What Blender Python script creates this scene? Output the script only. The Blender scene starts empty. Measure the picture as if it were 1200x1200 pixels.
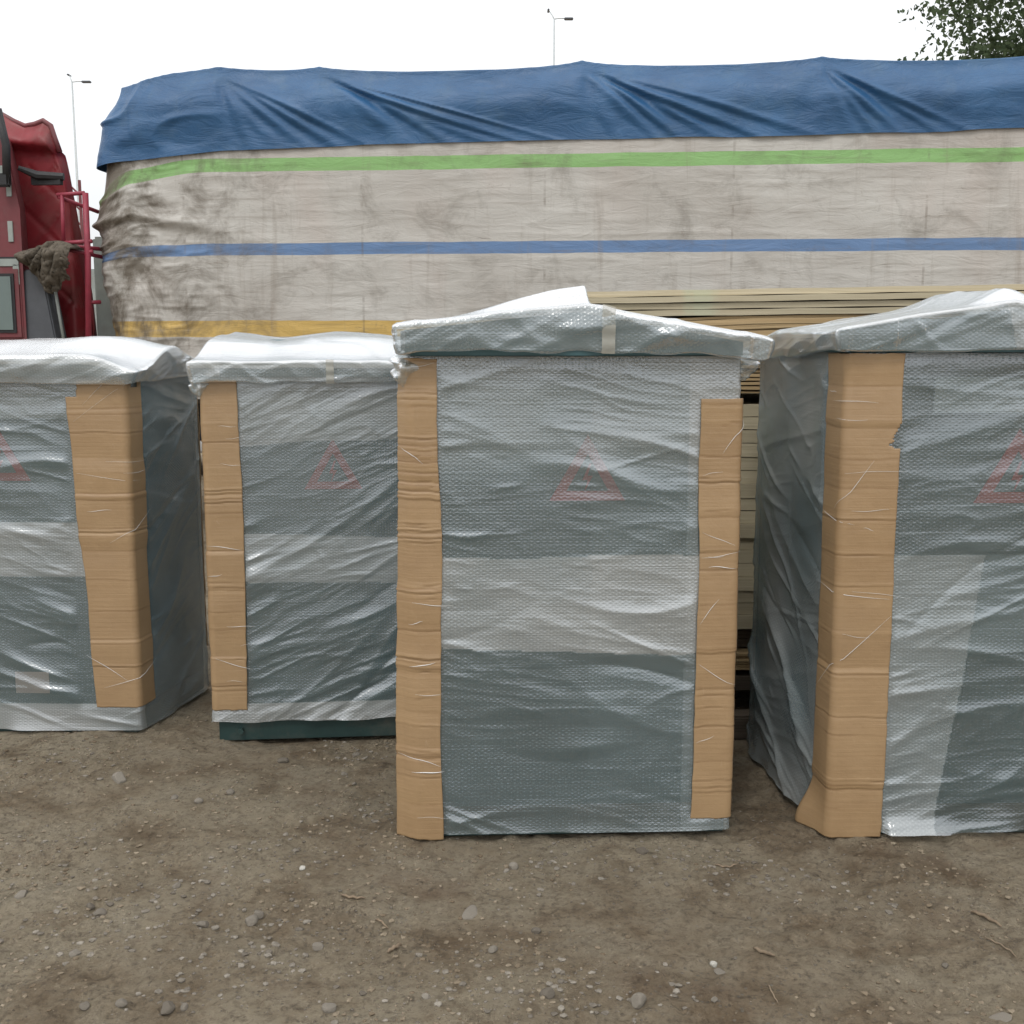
import bpy, bmesh, math, random
import numpy as np
from mathutils import Vector, Matrix

# ------------------------------------------------------------------ camera, world, sun, exposure
scene = bpy.context.scene
COL = scene.collection
CAM_H, PITCH, FPX = 1.6, 8.4, 1350.0          # eye height, pitch down, focal length in 1200-pixel units
cam_d = bpy.data.cameras.new('camera'); cam = bpy.data.objects.new('camera', cam_d); COL.objects.link(cam)
cam.location = (0, 0, CAM_H); cam.rotation_euler = (math.radians(90 - PITCH), 0, 0)
cam_d.sensor_width = 36; cam_d.lens = 36 * FPX / 1200; cam_d.clip_start = .05; cam_d.clip_end = 2000
scene.camera = cam

world = bpy.data.worlds.new('World'); scene.world = world; world.use_nodes = True
wn = world.node_tree; wn.nodes.clear()
w_out = wn.nodes.new('ShaderNodeOutputWorld'); w_bg = wn.nodes.new('ShaderNodeBackground')
w_sky = wn.nodes.new('ShaderNodeTexSky'); w_sky.sky_type = 'NISHITA'; w_sky.sun_disc = False
w_sky.sun_elevation = math.radians(52); w_sky.sun_rotation = math.radians(200)
w_mix = wn.nodes.new('ShaderNodeMix'); w_mix.data_type = 'RGBA'; w_mix.inputs[0].default_value = .93
w_tc = wn.nodes.new('ShaderNodeTexCoord'); w_sep = wn.nodes.new('ShaderNodeSeparateXYZ')
w_rmp = wn.nodes.new('ShaderNodeValToRGB')
w_rmp.color_ramp.elements[0].position = 0.0; w_rmp.color_ramp.elements[0].color = (.42, .43, .44, 1)
w_rmp.color_ramp.elements[1].position = 1.0; w_rmp.color_ramp.elements[1].color = (1, 1, 1, 1)
w_e = w_rmp.color_ramp.elements.new(.16); w_e.color = (.66, .67, .68, 1)
w_scl = wn.nodes.new('ShaderNodeVectorMath'); w_scl.operation = 'SCALE'; w_scl.inputs['Scale'].default_value = 17.2
wn.links.new(w_tc.outputs['Generated'], w_sep.inputs[0]); wn.links.new(w_sep.outputs['Z'], w_rmp.inputs[0])
wn.links.new(w_rmp.outputs[0], w_scl.inputs[0]); wn.links.new(w_sky.outputs[0], w_mix.inputs[6])
wn.links.new(w_scl.outputs[0], w_mix.inputs[7]); wn.links.new(w_mix.outputs[2], w_bg.inputs[0])
w_bg.inputs[1].default_value = .1
wn.links.new(w_bg.outputs[0], w_out.inputs[0])

sun_d = bpy.data.lights.new('sun', 'SUN'); sun = bpy.data.objects.new('sun', sun_d); COL.objects.link(sun)
sun_d.energy = 1.0; sun_d.angle = math.radians(13); sun_d.color = (1, .97, .92)
sun.rotation_euler = (math.radians(38), 0, math.radians(-20))
scene.view_settings.view_transform = 'Standard'; scene.view_settings.look = 'None'
scene.view_settings.gamma = 1; scene.view_settings.exposure = 0.0; scene.view_settings.use_curve_mapping = False
scene.render.engine = 'CYCLES'
scene.cycles.transparent_max_bounces = 16; scene.cycles.max_bounces = 8

RND = random.Random(7)
PI = math.pi

# ------------------------------------------------------------------ numpy noise
_tabs = {}
def _tab(seed):
    if seed not in _tabs: _tabs[seed] = np.random.RandomState(seed).rand(256, 256)
    return _tabs[seed]
def vn(x, y, seed=0):
    """smooth value noise, 0..1"""
    t = _tab(seed); xi = np.floor(x).astype(int); yi = np.floor(y).astype(int)
    fx = x - xi; fy = y - yi; fx = fx*fx*fx*(fx*(fx*6-15)+10); fy = fy*fy*fy*(fy*(fy*6-15)+10)
    a = t[xi & 255, yi & 255]; b = t[(xi+1) & 255, yi & 255]; c = t[xi & 255, (yi+1) & 255]; d = t[(xi+1) & 255, (yi+1) & 255]
    return (a*(1-fx)+b*fx)*(1-fy) + (c*(1-fx)+d*fx)*fy
def fbm(x, y, seed=0, o=4):
    s = 0; a = .5; tot = 0
    for i in range(o):
        s = s + a*vn(x*2**i, y*2**i, seed+i); tot += a; a *= .5
    return s/tot
def ridge(x, y, seed=0): return 1 - np.abs(2*vn(x, y, seed)-1)
def sstep(a, b, x):
    t = np.clip((x-a)/(b-a), 0, 1); return t*t*(3-2*t)

# ------------------------------------------------------------------ pixel helpers (photo pixels -> place)
def ang(py): return math.radians(PITCH) + math.atan((py-600)/FPX)
def zat(py, d): return CAM_H - d*math.tan(ang(py))
def xat(px, d, z=1.0):
    zc = d*math.cos(math.radians(PITCH)) + (CAM_H-z)*math.sin(math.radians(PITCH)); return (px-600)/FPX*zc
def ground_at(px, py):
    d = CAM_H/math.tan(ang(py)); return xat(px, d, 0), d

# ------------------------------------------------------------------ object helpers
def setp(o, label=None, cat=None, group=None, kind=None):
    if label: o['label'] = label
    if cat: o['category'] = cat
    if group: o['group'] = group
    if kind: o['kind'] = kind
    return o
def empty(name, loc=(0, 0, 0), rz=0, **k):
    o = bpy.data.objects.new(name, None); COL.objects.link(o); o.location = loc; o.rotation_euler = (0, 0, rz)
    o.empty_display_size = .2
    return setp(o, **k)
def mesh_obj(name, me, mat, parent=None):
    o = bpy.data.objects.new(name, me); COL.objects.link(o)
    if mat and not me.materials: me.materials.append(mat)
    o.parent = parent; return o
def grid(name, P, mat, parent=None, uv=None, closed=False, attrs=None, smooth=True, keep=None):
    """P: (rows, cols, 3); closed joins last column with the first"""
    n, m = P.shape[:2]; idx = np.arange(n*m).reshape(n, m)
    nx = np.roll(idx, -1, 1) if closed else idx[:, 1:]
    cur = idx if closed else idx[:, :-1]
    q = np.stack([cur[:-1], nx[:-1], nx[1:], cur[1:]], -1).reshape(-1, 4)
    if keep is not None:
        q = q[keep.reshape(-1)]
    me = bpy.data.meshes.new(name)
    me.vertices.add(n*m); me.vertices.foreach_set('co', P.astype(np.float32).ravel())
    me.loops.add(q.size); me.loops.foreach_set('vertex_index', q.astype(np.int32).ravel())
    me.polygons.add(len(q)); me.polygons.foreach_set('loop_start', np.arange(0, q.size, 4, dtype=np.int32))
    me.polygons.foreach_set('loop_total', np.full(len(q), 4, dtype=np.int32))
    me.update(calc_edges=True)
    if uv is not None:
        l = me.uv_layers.new(name='UVMap'); U = uv.reshape(-1, 2)[q.ravel()]
        l.data.foreach_set('uv', U.astype(np.float32).ravel())
    for k, v in (attrs or {}).items():
        a = me.attributes.new(k, 'FLOAT', 'POINT'); a.data.foreach_set('value', v.astype(np.float32).ravel())
    me.polygons.foreach_set('use_smooth', np.full(len(q), smooth))
    me.validate()
    return mesh_obj(name, me, mat, parent)
def finish(name, bm, mat, parent=None, smooth=False, bevel=0):
    if bevel:
        bmesh.ops.bevel(bm, geom=[e for e in bm.edges], offset=bevel, segments=2, affect='EDGES', clamp_overlap=True)
    bmesh.ops.recalc_face_normals(bm, faces=bm.faces)
    me = bpy.data.meshes.new(name); bm.to_mesh(me); bm.free()
    if smooth: me.polygons.foreach_set('use_smooth', [True]*len(me.polygons))
    return mesh_obj(name, me, mat, parent)
def bm_box(bm, c, s, rot=None):
    M = Matrix.Translation(c) @ (rot.to_4x4() if rot else Matrix.Identity(4)) @ Matrix.Diagonal((s[0], s[1], s[2], 1))
    return bmesh.ops.create_cube(bm, size=1, matrix=M)
def box(name, c, s, mat, parent=None, bevel=.004, rot=None):
    bm = bmesh.new(); bm_box(bm, c, s, rot); return finish(name, bm, mat, parent, bevel=bevel)
def bm_tube(bm, pts, r, seg=8, cap=True):
    pts = [Vector(p) for p in pts]; rs = r if isinstance(r, (list, tuple)) else [r]*len(pts)
    rings = []; up = None
    for i, p in enumerate(pts):
        d = (pts[min(i+1, len(pts)-1)] - pts[max(i-1, 0)]).normalized()
        if up is None: up = Vector((0, 0, 1)) if abs(d.z) < .9 else Vector((1, 0, 0))
        a = d.cross(up).normalized(); b = a.cross(d).normalized(); up = b
        rings.append([bm.verts.new(p + (a*math.cos(2*PI*k/seg) + b*math.sin(2*PI*k/seg))*rs[i]) for k in range(seg)])
    for i in range(len(rings)-1):
        for k in range(seg):
            bm.faces.new((rings[i][k], rings[i][(k+1) % seg], rings[i+1][(k+1) % seg], rings[i+1][k]))
    if cap: bm.faces.new(rings[0][::-1]); bm.faces.new(rings[-1])
def tube(name, pts, r, mat, parent=None, seg=10):
    bm = bmesh.new(); bm_tube(bm, pts, r, seg); return finish(name, bm, mat, parent, smooth=True)
def bm_prism(bm, poly, y0, y1):
    """poly of (x,z), extruded y0..y1"""
    a = [bm.verts.new((x, y0, z)) for x, z in poly]; b = [bm.verts.new((x, y1, z)) for x, z in poly]
    n = len(poly); bm.faces.new(a); bm.faces.new(b[::-1])
    for i in range(n): bm.faces.new((a[i], b[i], b[(i+1) % n], a[(i+1) % n]))

# ------------------------------------------------------------------ materials
class NT:
    def __init__(s, name):
        s.m = bpy.data.materials.new(name); s.m.use_nodes = True; s.t = s.m.node_tree; s.t.nodes.clear()
        s.out = s.n('ShaderNodeOutputMaterial')
    def n(s, typ, **k):
        nd = s.t.nodes.new(typ)
        for a, v in k.items():
            if hasattr(nd, a): setattr(nd, a, v)
        return nd
    def l(s, a, b): s.t.links.new(a, b)
    def val(s, sock, v):
        if hasattr(v, 'is_output') or isinstance(v, bpy.types.NodeSocket): s.l(v, sock)
        elif isinstance(v, (tuple, list)): sock.default_value = tuple(v) + ((1,) if len(v) == 3 and len(sock.default_value) == 4 else ())
        else: sock.default_value = v
    def math(s, op, a, b=0, c=0):
        nd = s.n('ShaderNodeMath', operation=op); s.val(nd.inputs[0], a); s.val(nd.inputs[1], b); s.val(nd.inputs[2], c); return nd.outputs[0]
    def mix(s, f, a, b, blend='MIX'):
        nd = s.n('ShaderNodeMix', data_type='RGBA', blend_type=blend); s.val(nd.inputs[0], f); s.val(nd.inputs[6], a); s.val(nd.inputs[7], b); return nd.outputs[2]
    def co(s, kind='Object', scale=(1, 1, 1), rot=(0, 0, 0)):
        tc = s.n('ShaderNodeTexCoord'); mp = s.n('ShaderNodeMapping'); mp.inputs['Scale'].default_value = scale
        mp.inputs['Rotation'].default_value = rot; s.l(tc.outputs[kind], mp.inputs[0]); return mp.outputs[0]
    def noise(s, co, scale, detail=6, rough=.6, dist=0):
        nd = s.n('ShaderNodeTexNoise'); s.l(co, nd.inputs['Vector']); nd.inputs['Scale'].default_value = scale
        nd.inputs['Detail'].default_value = detail; nd.inputs['Roughness'].default_value = rough; nd.inputs['Distortion'].default_value = dist
        return nd.outputs[0]
    def ramp(s, f, *st):
        nd = s.n('ShaderNodeValToRGB'); s.l(f, nd.inputs[0]); e = nd.color_ramp.elements
        while len(e) < len(st): e.new(.5)
        for i, (p, c) in enumerate(st):
            e[i].position = p; e[i].color = (c, c, c, 1) if isinstance(c, (int, float)) else tuple(c)+(1,)
        return nd.outputs[0]
    def bump(s, h, strength=.5, dist=.01, normal=None):
        nd = s.n('ShaderNodeBump'); nd.inputs['Strength'].default_value = strength; nd.inputs['Distance'].default_value = dist
        s.l(h, nd.inputs['Height'])
        if normal is not None: s.l(normal, nd.inputs['Normal'])
        return nd.outputs[0]
    def pr(s, color, rough=.6, normal=None, metal=0, spec=.5, **k):
        p = s.n('ShaderNodeBsdfPrincipled'); s.val(p.inputs['Base Color'], color); s.val(p.inputs['Roughness'], rough)
        p.inputs['Metallic'].default_value = metal; p.inputs['Specular IOR Level'].default_value = spec
        for a, v in k.items(): p.inputs[a.replace('_', ' ')].default_value = v
        if normal is not None: s.l(normal, p.inputs['Normal'])
        return p.outputs[0]
    def done(s, sh): s.l(sh, s.out.inputs[0]); return s.m

def plain(name, col, rough=.6, var=.25, scale=12, metal=0, bump=.2, spec=.5, dirt=None):
    t = NT(name); co = t.co(); n = t.noise(co, scale); n2 = t.noise(co, scale*6)
    c = t.mix(t.ramp(n, (.3, 0), (.7, 1)), tuple(v*(1-var) for v in col), tuple(min(1, v*(1+var)) for v in col))
    if dirt: c = t.mix(t.ramp(t.noise(co, 3.1, 8, .7), (.48, 0), (.72, .7)), c, dirt)
    r = t.math('MULTIPLY_ADD', n2, .3, rough-.15)
    return t.done(t.pr(c, r, t.bump(n2, bump, .004), metal, spec))

def m_film(name, glossfac=.175, tint=(.46, .60, .635), bub=.27):
    """clear bubble wrap: attribute 'layers' is how densely the film is layered, plus a slight crest highlight"""
    t = NT(name); uv = t.n('ShaderNodeUVMap'); sp = t.n('ShaderNodeSeparateXYZ'); t.l(uv.outputs[0], sp.inputs[0])
    w = t.noise(uv.outputs[0], 5, 2)
    u = t.math('ADD', sp.outputs[0], t.math('MULTIPLY', w, .012)); v = t.math('ADD', sp.outputs[1], t.math('MULTIPLY', w, .012))
    k = 2*PI/.0105
    a1 = t.math('COSINE', t.math('MULTIPLY', u, k))
    h1 = t.math('COSINE', t.math('MULTIPLY', t.math('ADD', t.math('MULTIPLY', u, .5), t.math('MULTIPLY', v, .866)), k))
    h2 = t.math('COSINE', t.math('MULTIPLY', t.math('SUBTRACT', t.math('MULTIPLY', u, .5), t.math('MULTIPLY', v, .866)), k))
    bb = t.math('ADD', t.math('ADD', a1, h1), h2)
    bb = t.math('MAXIMUM', bb, -.6)
    fine = t.noise(uv.outputs[0], 60, 4, .7)
    # fine horizontal stretch lines in the outer film
    mp = t.n('ShaderNodeMapping'); mp.inputs['Scale'].default_value = (2.5, 130, 1); t.l(uv.outputs[0], mp.inputs[0])
    lines = t.noise(mp.outputs[0], 1.0, 3, .6, .4)
    nb = t.bump(bb, bub*.55, .0017); nb = t.bump(fine, .16, .004, nb); nb = t.bump(lines, .36, .004, nb)
    lay = t.n('ShaderNodeAttribute', attribute_name='layers').outputs['Fac']
    cloud = t.noise(uv.outputs[0], 3.2, 5, .6)
    dens = t.math('MULTIPLY', lay, t.math('MULTIPLY_ADD', cloud, .5, .75))
    dens = t.math('ADD', dens, t.math('MULTIPLY', t.ramp(lines, (.62, 0), (.74, 1)), .12))
    bubv = t.math('MULTIPLY', t.ramp(bb, (.0, 0), (1.0, 1)), .05); dens = t.math('ADD', dens, bubv)
    dens.node.use_clamp = True
    dirt = t.ramp(t.noise(uv.outputs[0], 2.3, 7, .7), (.5, 0), (.75, 1))
    tint = t.mix(t.ramp(lay, (.25, 0), (.6, 1)), tint, (.59, .62, .615)); col = t.mix(t.math('MULTIPLY', dirt, .22), tint, (.42, .38, .33))
    dif = t.n('ShaderNodeBsdfDiffuse'); t.l(col, dif.inputs[0]); t.l(nb, dif.inputs['Normal'])
    trl = t.n('ShaderNodeBsdfTranslucent'); t.l(col, trl.inputs[0]); t.l(nb, trl.inputs['Normal'])
    m0 = t.n('ShaderNodeMixShader'); m0.inputs[0].default_value = .3; t.l(dif.outputs[0], m0.inputs[1]); t.l(trl.outputs[0], m0.inputs[2])
    tr = t.n('ShaderNodeBsdfTransparent'); tr.inputs[0].default_value = (.93, .95, .96, 1)
    m1 = t.n('ShaderNodeMixShader'); t.l(dens, m1.inputs[0]); t.l(tr.outputs[0], m1.inputs[1]); t.l(m0.outputs[0], m1.inputs[2])
    gl = t.n('ShaderNodeBsdfGlossy'); gl.inputs['Roughness'].default_value = .21; gl.inputs[0].default_value = (.97, .98, 1, 1); t.l(nb, gl.inputs['Normal'])
    lw = t.n('ShaderNodeLayerWeight'); lw.inputs[0].default_value = .35; t.l(nb, lw.inputs['Normal'])
    gf = t.math('MULTIPLY_ADD', lw.outputs['Fresnel'], .5, glossfac); gf.node.use_clamp = True
    m2 = t.n('ShaderNodeMixShader'); t.l(gf, m2.inputs[0]); t.l(m1.outputs[0], m2.inputs[1]); t.l(gl.outputs[0], m2.inputs[2])
    return t.done(m2.outputs[0])

def m_cardboard():
    t = NT('cardboard'); uv = t.n('ShaderNodeUVMap').outputs[0]
    n = t.noise(uv, 7, 6, .65); mp = t.n('ShaderNodeMapping'); mp.inputs['Scale'].default_value = (1.5, 60, 1); t.l(uv, mp.inputs[0])
    st = t.noise(mp.outputs[0], 1.5, 4, .6); fib = t.noise(uv, 320, 3)
    c = t.mix(t.ramp(n, (.3, 0), (.7, 1)), (.315, .200, .096), (.385, .252, .125))
    c = t.mix(t.math('MULTIPLY', t.ramp(st, (.35, 1), (.6, 0)), .14), c, (.33, .185, .085))
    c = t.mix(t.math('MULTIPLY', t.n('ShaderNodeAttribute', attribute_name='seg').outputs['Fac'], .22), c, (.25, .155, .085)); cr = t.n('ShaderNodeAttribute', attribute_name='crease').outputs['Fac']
    c = t.mix(t.math('MULTIPLY', cr, .45), c, (.2, .105, .045))  # crease lines darkened, their shade put into the cardboard colour
    c = t.mix(t.math('MULTIPLY', t.ramp(t.noise(uv, 2.2, 6, .7), (.55, 0), (.75, 1)), .3), c, (.27, .18, .11))
    tone = t.noise(uv, 1.7, 3); c = t.mix(t.math('MULTIPLY', t.ramp(tone, (.4, 0), (.6, 1)), .35), c, (.41, .275, .15))
    sc_ = t.n('ShaderNodeMapping'); sc_.inputs['Scale'].default_value = (14, 3, 1); sc_.inputs['Rotation'].default_value = (0, 0, .5); t.l(uv, sc_.inputs[0])
    c = t.mix(t.math('MULTIPLY', t.ramp(t.noise(sc_.outputs[0], 3, 8, .8, .5), (.62, 0), (.70, 1)), .35), c, (.52, .40, .26))
    nb = t.bump(st, .3, .004); nb = t.bump(fib, .12, .001, nb); nb = t.bump(n, .3, .012, nb)
    p = t.n('ShaderNodeBsdfPrincipled'); t.l(c, p.inputs['Base Color']); p.inputs['Roughness'].default_value = .62
    p.inputs['Coat Weight'].default_value = .55; p.inputs['Coat Roughness'].default_value = .22; t.l(nb, p.inputs['Normal'])
    t.l(nb, p.inputs['Coat Normal'])
    return t.done(p.outputs[0])

def m_tarp_striped():
    t = NT('striped_woven_plastic'); uv = t.n('ShaderNodeUVMap').outputs[0]
    sp = t.n('ShaderNodeSeparateXYZ'); t.l(uv, sp.inputs[0]); v = sp.outputs[1]; u = sp.outputs[0]
    v = t.math('ADD', v, t.math('MULTIPLY', t.math('SUBTRACT', t.noise(uv, 2.0, 2), .5), .02))
    def mp(sc):
        m = t.n('ShaderNodeMapping'); m.inputs['Scale'].default_value = sc; t.l(uv, m.inputs[0]); return m.outputs[0]
    base = t.mix(t.ramp(t.noise(uv, .9, 6, .6), (.35, 0), (.65, 1)), (.43, .405, .37), (.54, .525, .49))
    base = t.mix(t.math('MULTIPLY', t.ramp(t.noise(mp((1.2, .5, 1)), 1.1, 3), (.5, 0), (.7, 1)), .5), base, (.46, .40, .36))
    def band(lo, hi):
        a = t.math('GREATER_THAN', v, lo); b = t.math('LESS_THAN', v, hi); return t.math('MULTIPLY', a, b)
    base = t.mix(band(2.90, 3.00), base, (.25, .45, .17)); base = t.mix(band(2.27, 2.36), base, (.13, .22, .39))
    base = t.mix(band(1.64, 1.765), base, (.56, .38, .12))
    # grime: blotches, stretched lines, smears; heavier at the left end (attribute grime)
    g = t.n('ShaderNodeAttribute', attribute_name='grime').outputs['Fac']
    n1 = t.noise(uv, 2.6, 9, .72, .6); n2 = t.noise(mp((.8, 16, 1)), 1.6, 8, .7, .5); n3 = t.noise(mp((9, .7, 1)), 1.0, 7, .7, .3)
    n4 = t.noise(mp((22, 30, 1)), 1.0, 5, .8)
    d = t.math('MULTIPLY', t.ramp(t.math('ADD', n1, t.math('MULTIPLY', g, .13)), (.52, 0), (.70, 1)), t.math('MULTIPLY_ADD', g, .50, .42))
    base = t.mix(d, base, (.12, .10, .075))
    base = t.mix(t.math('MULTIPLY', t.ramp(n2, (.54, 0), (.66, 1)), .32), base, (.20, .165, .13))
    base = t.mix(t.math('MULTIPLY', t.ramp(n3, (.56, 0), (.72, 1)), .42), base, (.24, .20, .16))
    sp4 = t.math('MULTIPLY', t.ramp(n4, (.64, 0), (.70, 1)), t.ramp(t.noise(uv, 1.7, 4), (.45, 0), (.6, 1)))
    base = t.mix(t.math('MULTIPLY', sp4, .7), base, (.09, .065, .05))
    n5 = t.noise(mp((2.5, 34, 1)), 1.3, 8, .8, .2); base = t.mix(t.math('MULTIPLY', t.math('MULTIPLY', t.ramp(n5, (.60, 0), (.66, 1)), t.ramp(t.noise(uv, 1.1, 5), (.42, 0), (.6, 1))), .65), base, (.10, .075, .06))
    n6 = t.noise(uv, 11, 9, .8, .8); base = t.mix(t.math('MULTIPLY', t.ramp(n6, (.60, 0), (.70, 1)), .45), base, (.15, .115, .085))
    # seams with grime
    fr = t.math('FRACT', t.math('MULTIPLY', u, .71)); seam = t.math('LESS_THAN', t.math('ABSOLUTE', t.math('SUBTRACT', fr, .5)), .006)
    seam = t.math('MULTIPLY', seam, t.ramp(t.noise(mp((1, 7, 1)), 1.2, 4), (.47, 0), (.62, 1)))
    base = t.mix(t.math('MULTIPLY', seam, .4), base, (.15, .12, .09))
    weave = t.noise(mp((260, 260, 1)), 1, 2); nb = t.bump(weave, .12, .002); nb = t.bump(n2, .12, .015, nb)
    nb = t.bump(t.noise(mp((1.5, 5, 1)), 2, 7, .65, 1.0), .32, .03, nb)
    return t.done(t.pr(base, .52, nb, spec=.4))

def m_tarp_blue():
    t = NT('blue_tarpaulin'); uv = t.n('ShaderNodeUVMap').outputs[0]
    n = t.noise(uv, 1.4, 7, .65); c = t.mix(t.ramp(n, (.3, 0), (.7, 1)), (.015, .073, .180), (.032, .120, .265))
    c = t.mix(t.math('MULTIPLY', t.ramp(t.noise(uv, 3.5, 8, .7), (.52, 0), (.75, 1)), .35), c, (.10, .17, .23))
    mp = t.n('ShaderNodeMapping'); mp.inputs['Scale'].default_value = (1, 3, 1); mp.inputs['Rotation'].default_value = (0, 0, .6); t.l(uv, mp.inputs[0])
    nb = t.bump(t.noise(mp.outputs[0], 3, 8, .7, 1.2), .5, .03); nb = t.bump(t.noise(uv, 200, 2), .1, .002, nb)
    return t.done(t.pr(c, .42, nb, spec=.55))

def m_ground():
    t = NT('compacted_dirt'); co = t.co()
    n1 = t.noise(co, .8, 5, .6, .4); n2 = t.noise(co, 4, 9, .68, .3); n3 = t.noise(co, 42, 7, .75); n4 = t.noise(co, 160, 4, .8)
    c = t.mix(t.ramp(n1, (.38, 0), (.62, 1)), (.285, .212, .135), (.50, .42, .30))
    c = t.mix(t.math('MULTIPLY', t.ramp(n2, (.42, 0), (.66, 1)), .75), c, (.50, .43, .32))
    c = t.mix(t.math('MULTIPLY', t.ramp(n2, (.30, 1), (.46, 0)), .7), c, (.15, .098, .055))
    c = t.mix(t.math('MULTIPLY', t.ramp(n3, (.34, 1), (.52, 0)), .55), c, (.085, .066, .05))
    c = t.mix(t.math('MULTIPLY', t.ramp(n3, (.60, 0), (.72, 1)), .5), c, (.42, .385, .33))
    c = t.mix(t.math('MULTIPLY', t.ramp(n4, (.58, 0), (.75, 1)), .35), c, (.33, .31, .28))
    red = t.math('MULTIPLY', t.ramp(t.noise(co, 2.1, 6, .7), (.56, 0), (.72, 1)), .4); c = t.mix(red, c, (.20, .12, .08))
    vo = t.n('ShaderNodeTexVoronoi'); vo.inputs['Scale'].default_value = 75; t.l(t.math('ADD', 0, 0).node.inputs[0], t.math('ADD', 0, 0).node.inputs[0]) if 0 else None
    t.l(co, vo.inputs['Vector']); vo.inputs['Randomness'].default_value = 1
    sepc = t.n('ShaderNodeSeparateColor'); t.l(vo.outputs['Color'], sepc.inputs[0])
    isp = t.math('MULTIPLY', t.math('GREATER_THAN', sepc.outputs[0], .72), t.ramp(vo.outputs['Distance'], (.25, 1), (.42, 0)))
    isp = t.math('MULTIPLY', isp, t.ramp(t.noise(co, 3.3, 4), (.42, .15), (.6, 1)))
    c = t.mix(t.math('MULTIPLY', isp, .75), c, t.mix(sepc.outputs[1], (.13, .105, .08), (.34, .315, .27)))
    crk = t.ramp(t.noise(co, 14, 9, .75, 1.5), (.36, 1), (.44, 0)); c = t.mix(t.math('MULTIPLY', crk, .5), c, (.07, .052, .038))
    nb = t.bump(t.noise(co, 13, 8, .75, .8), 1.0, .05); nb = t.bump(n3, 1.0, .04, nb); nb = t.bump(n4, 1.0, .012, nb); nb = t.bump(isp, 1.0, .006, nb)
    return t.done(t.pr(c, .9, nb, spec=.25))

def m_stone(name, c1, c2):
    t = NT(name); oi = t.n('ShaderNodeObjectInfo').outputs['Random']; co = t.co('Object'); n = t.noise(co, 60, 6, .7)
    at = t.n('ShaderNodeAttribute', attribute_name='tone').outputs['Fac']
    c = t.mix(t.math('FRACT', t.math('ADD', oi, at)), c1, c2); c = t.mix(t.math('MULTIPLY', t.ramp(n, (.4, 1), (.6, 0)), .5), c, tuple(v*.5 for v in c1))
    return t.done(t.pr(c, .85, t.bump(n, .5, .004), spec=.3))
def m_wood(name, c1, c2, stain=None):
    t = NT(name); co = t.co('Object'); oi = t.n('ShaderNodeObjectInfo').outputs['Random']
    mp = t.n('ShaderNodeMapping'); mp.inputs['Scale'].default_value = (1.2, 6, 60); t.l(co, mp.inputs[0])
    off = t.n('ShaderNodeCombineXYZ'); t.l(t.math('MULTIPLY', oi, 37), off.inputs[0]); t.l(off.outputs[0], mp.inputs['Location'])
    n = t.noise(mp.outputs[0], 1.6, 7, .65, .5); c = t.mix(t.ramp(n, (.3, 0), (.7, 1)), c1, c2)
    c = t.mix(t.math('MULTIPLY', oi, .35), c, tuple(v*.55 for v in c1))
    if stain: c = t.mix(t.math('MULTIPLY', t.ramp(t.noise(co, 2.4, 5), (.56, 0), (.64, 1)), .5), c, stain)
    return t.done(t.pr(c, .8, t.bump(n, .4, .004), spec=.25))

M_WRAP = m_film('bubble_wrap_film'); M_ROOFWRAP = m_film('roof_bubble_wrap', .13, (.60, .69, .72), .26)
M_CARD = m_cardboard(); M_STRIPE = m_tarp_striped(); M_BLUE = m_tarp_blue(); M_GROUND = m_ground()
M_STEEL = plain('green_grey_steel', (.040, .098, .108), .45, .12, 3, bump=.05)
M_BASE = plain('dark_green_steel', (.018, .045, .042), .5, .2, 6, bump=.1, dirt=(.12, .1, .08))
M_WARN = plain('warning_red', (.30, .055, .062), .5, .1)
def m_tape():
    t = NT('clear_tape'); uv = t.co(); p = t.pr((.52, .50, .43), .3, t.bump(t.noise(uv, 40, 5), .4, .004)); tr = t.n('ShaderNodeBsdfTransparent')
    m = t.n('ShaderNodeMixShader'); m.inputs[0].default_value = .55; t.l(tr.outputs[0], m.inputs[1]); t.l(p, m.inputs[2]); return t.done(m.outputs[0])
M_TAPE = m_tape()
M_LABEL = plain('paper_label', (.42, .36, .32), .6, .08)
M_GLINT = plain('film_glint', (.85, .86, .86), .15, .05, spec=.9)  # white for the painted highlights on the clear film's creases
M_RED = plain('red_truck_paint', (.20, .014, .020), .5, .25, 2.5, bump=.08, dirt=(.16, .07, .06))
M_PINK = plain('dusty_red_panel', (.165, .036, .042), .55, .2, 3, bump=.08, dirt=(.14, .085, .08))
M_RACK = plain('red_pipe_paint', (.27, .032, .055), .45, .2)
M_DARK = plain('black_rubber', (.018, .018, .02), .6, .3, 20)
M_GREYP = plain('grey_plastic', (.075, .08, .09), .5, .2, 5)
M_GREYL = plain('grey_green_panel', (.30, .33, .31), .6, .15, 4, dirt=(.2, .18, .15))
M_GLASSD = plain('cab_window_glass', (.13, .17, .16), .12, .1, 3, bump=.02, spec=.7)
M_RAG = plain('dirty_rag', (.11, .092, .07), .95, .4, 40, bump=1)
M_WHITE = plain('white_paint', (.7, .7, .68), .5, .1)
M_ALUHAZE = plain('haze_grey_metal', (.50, .53, .54), .5, .1)  # light grey metal; haze over the distant lamp poles put into the colour
M_STONE = m_stone('grey_stone', (.14, .12, .095), (.30, .27, .225)); M_CRUMB = m_stone('earth_crumbs', (.15, .112, .072), (.30, .25, .18)); M_STONEW = m_stone('pale_stone', (.50, .48, .42), (.62, .6, .55))
M_TWIG = plain('dry_twig', (.20, .15, .10), .9, .3, 60)
M_W1 = m_wood('pale_plywood', (.42, .36, .24), (.58, .51, .37), (.42, .46, .33)); M_W2 = m_wood('tan_veneer', (.36, .25, .13), (.52, .39, .22))
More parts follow.
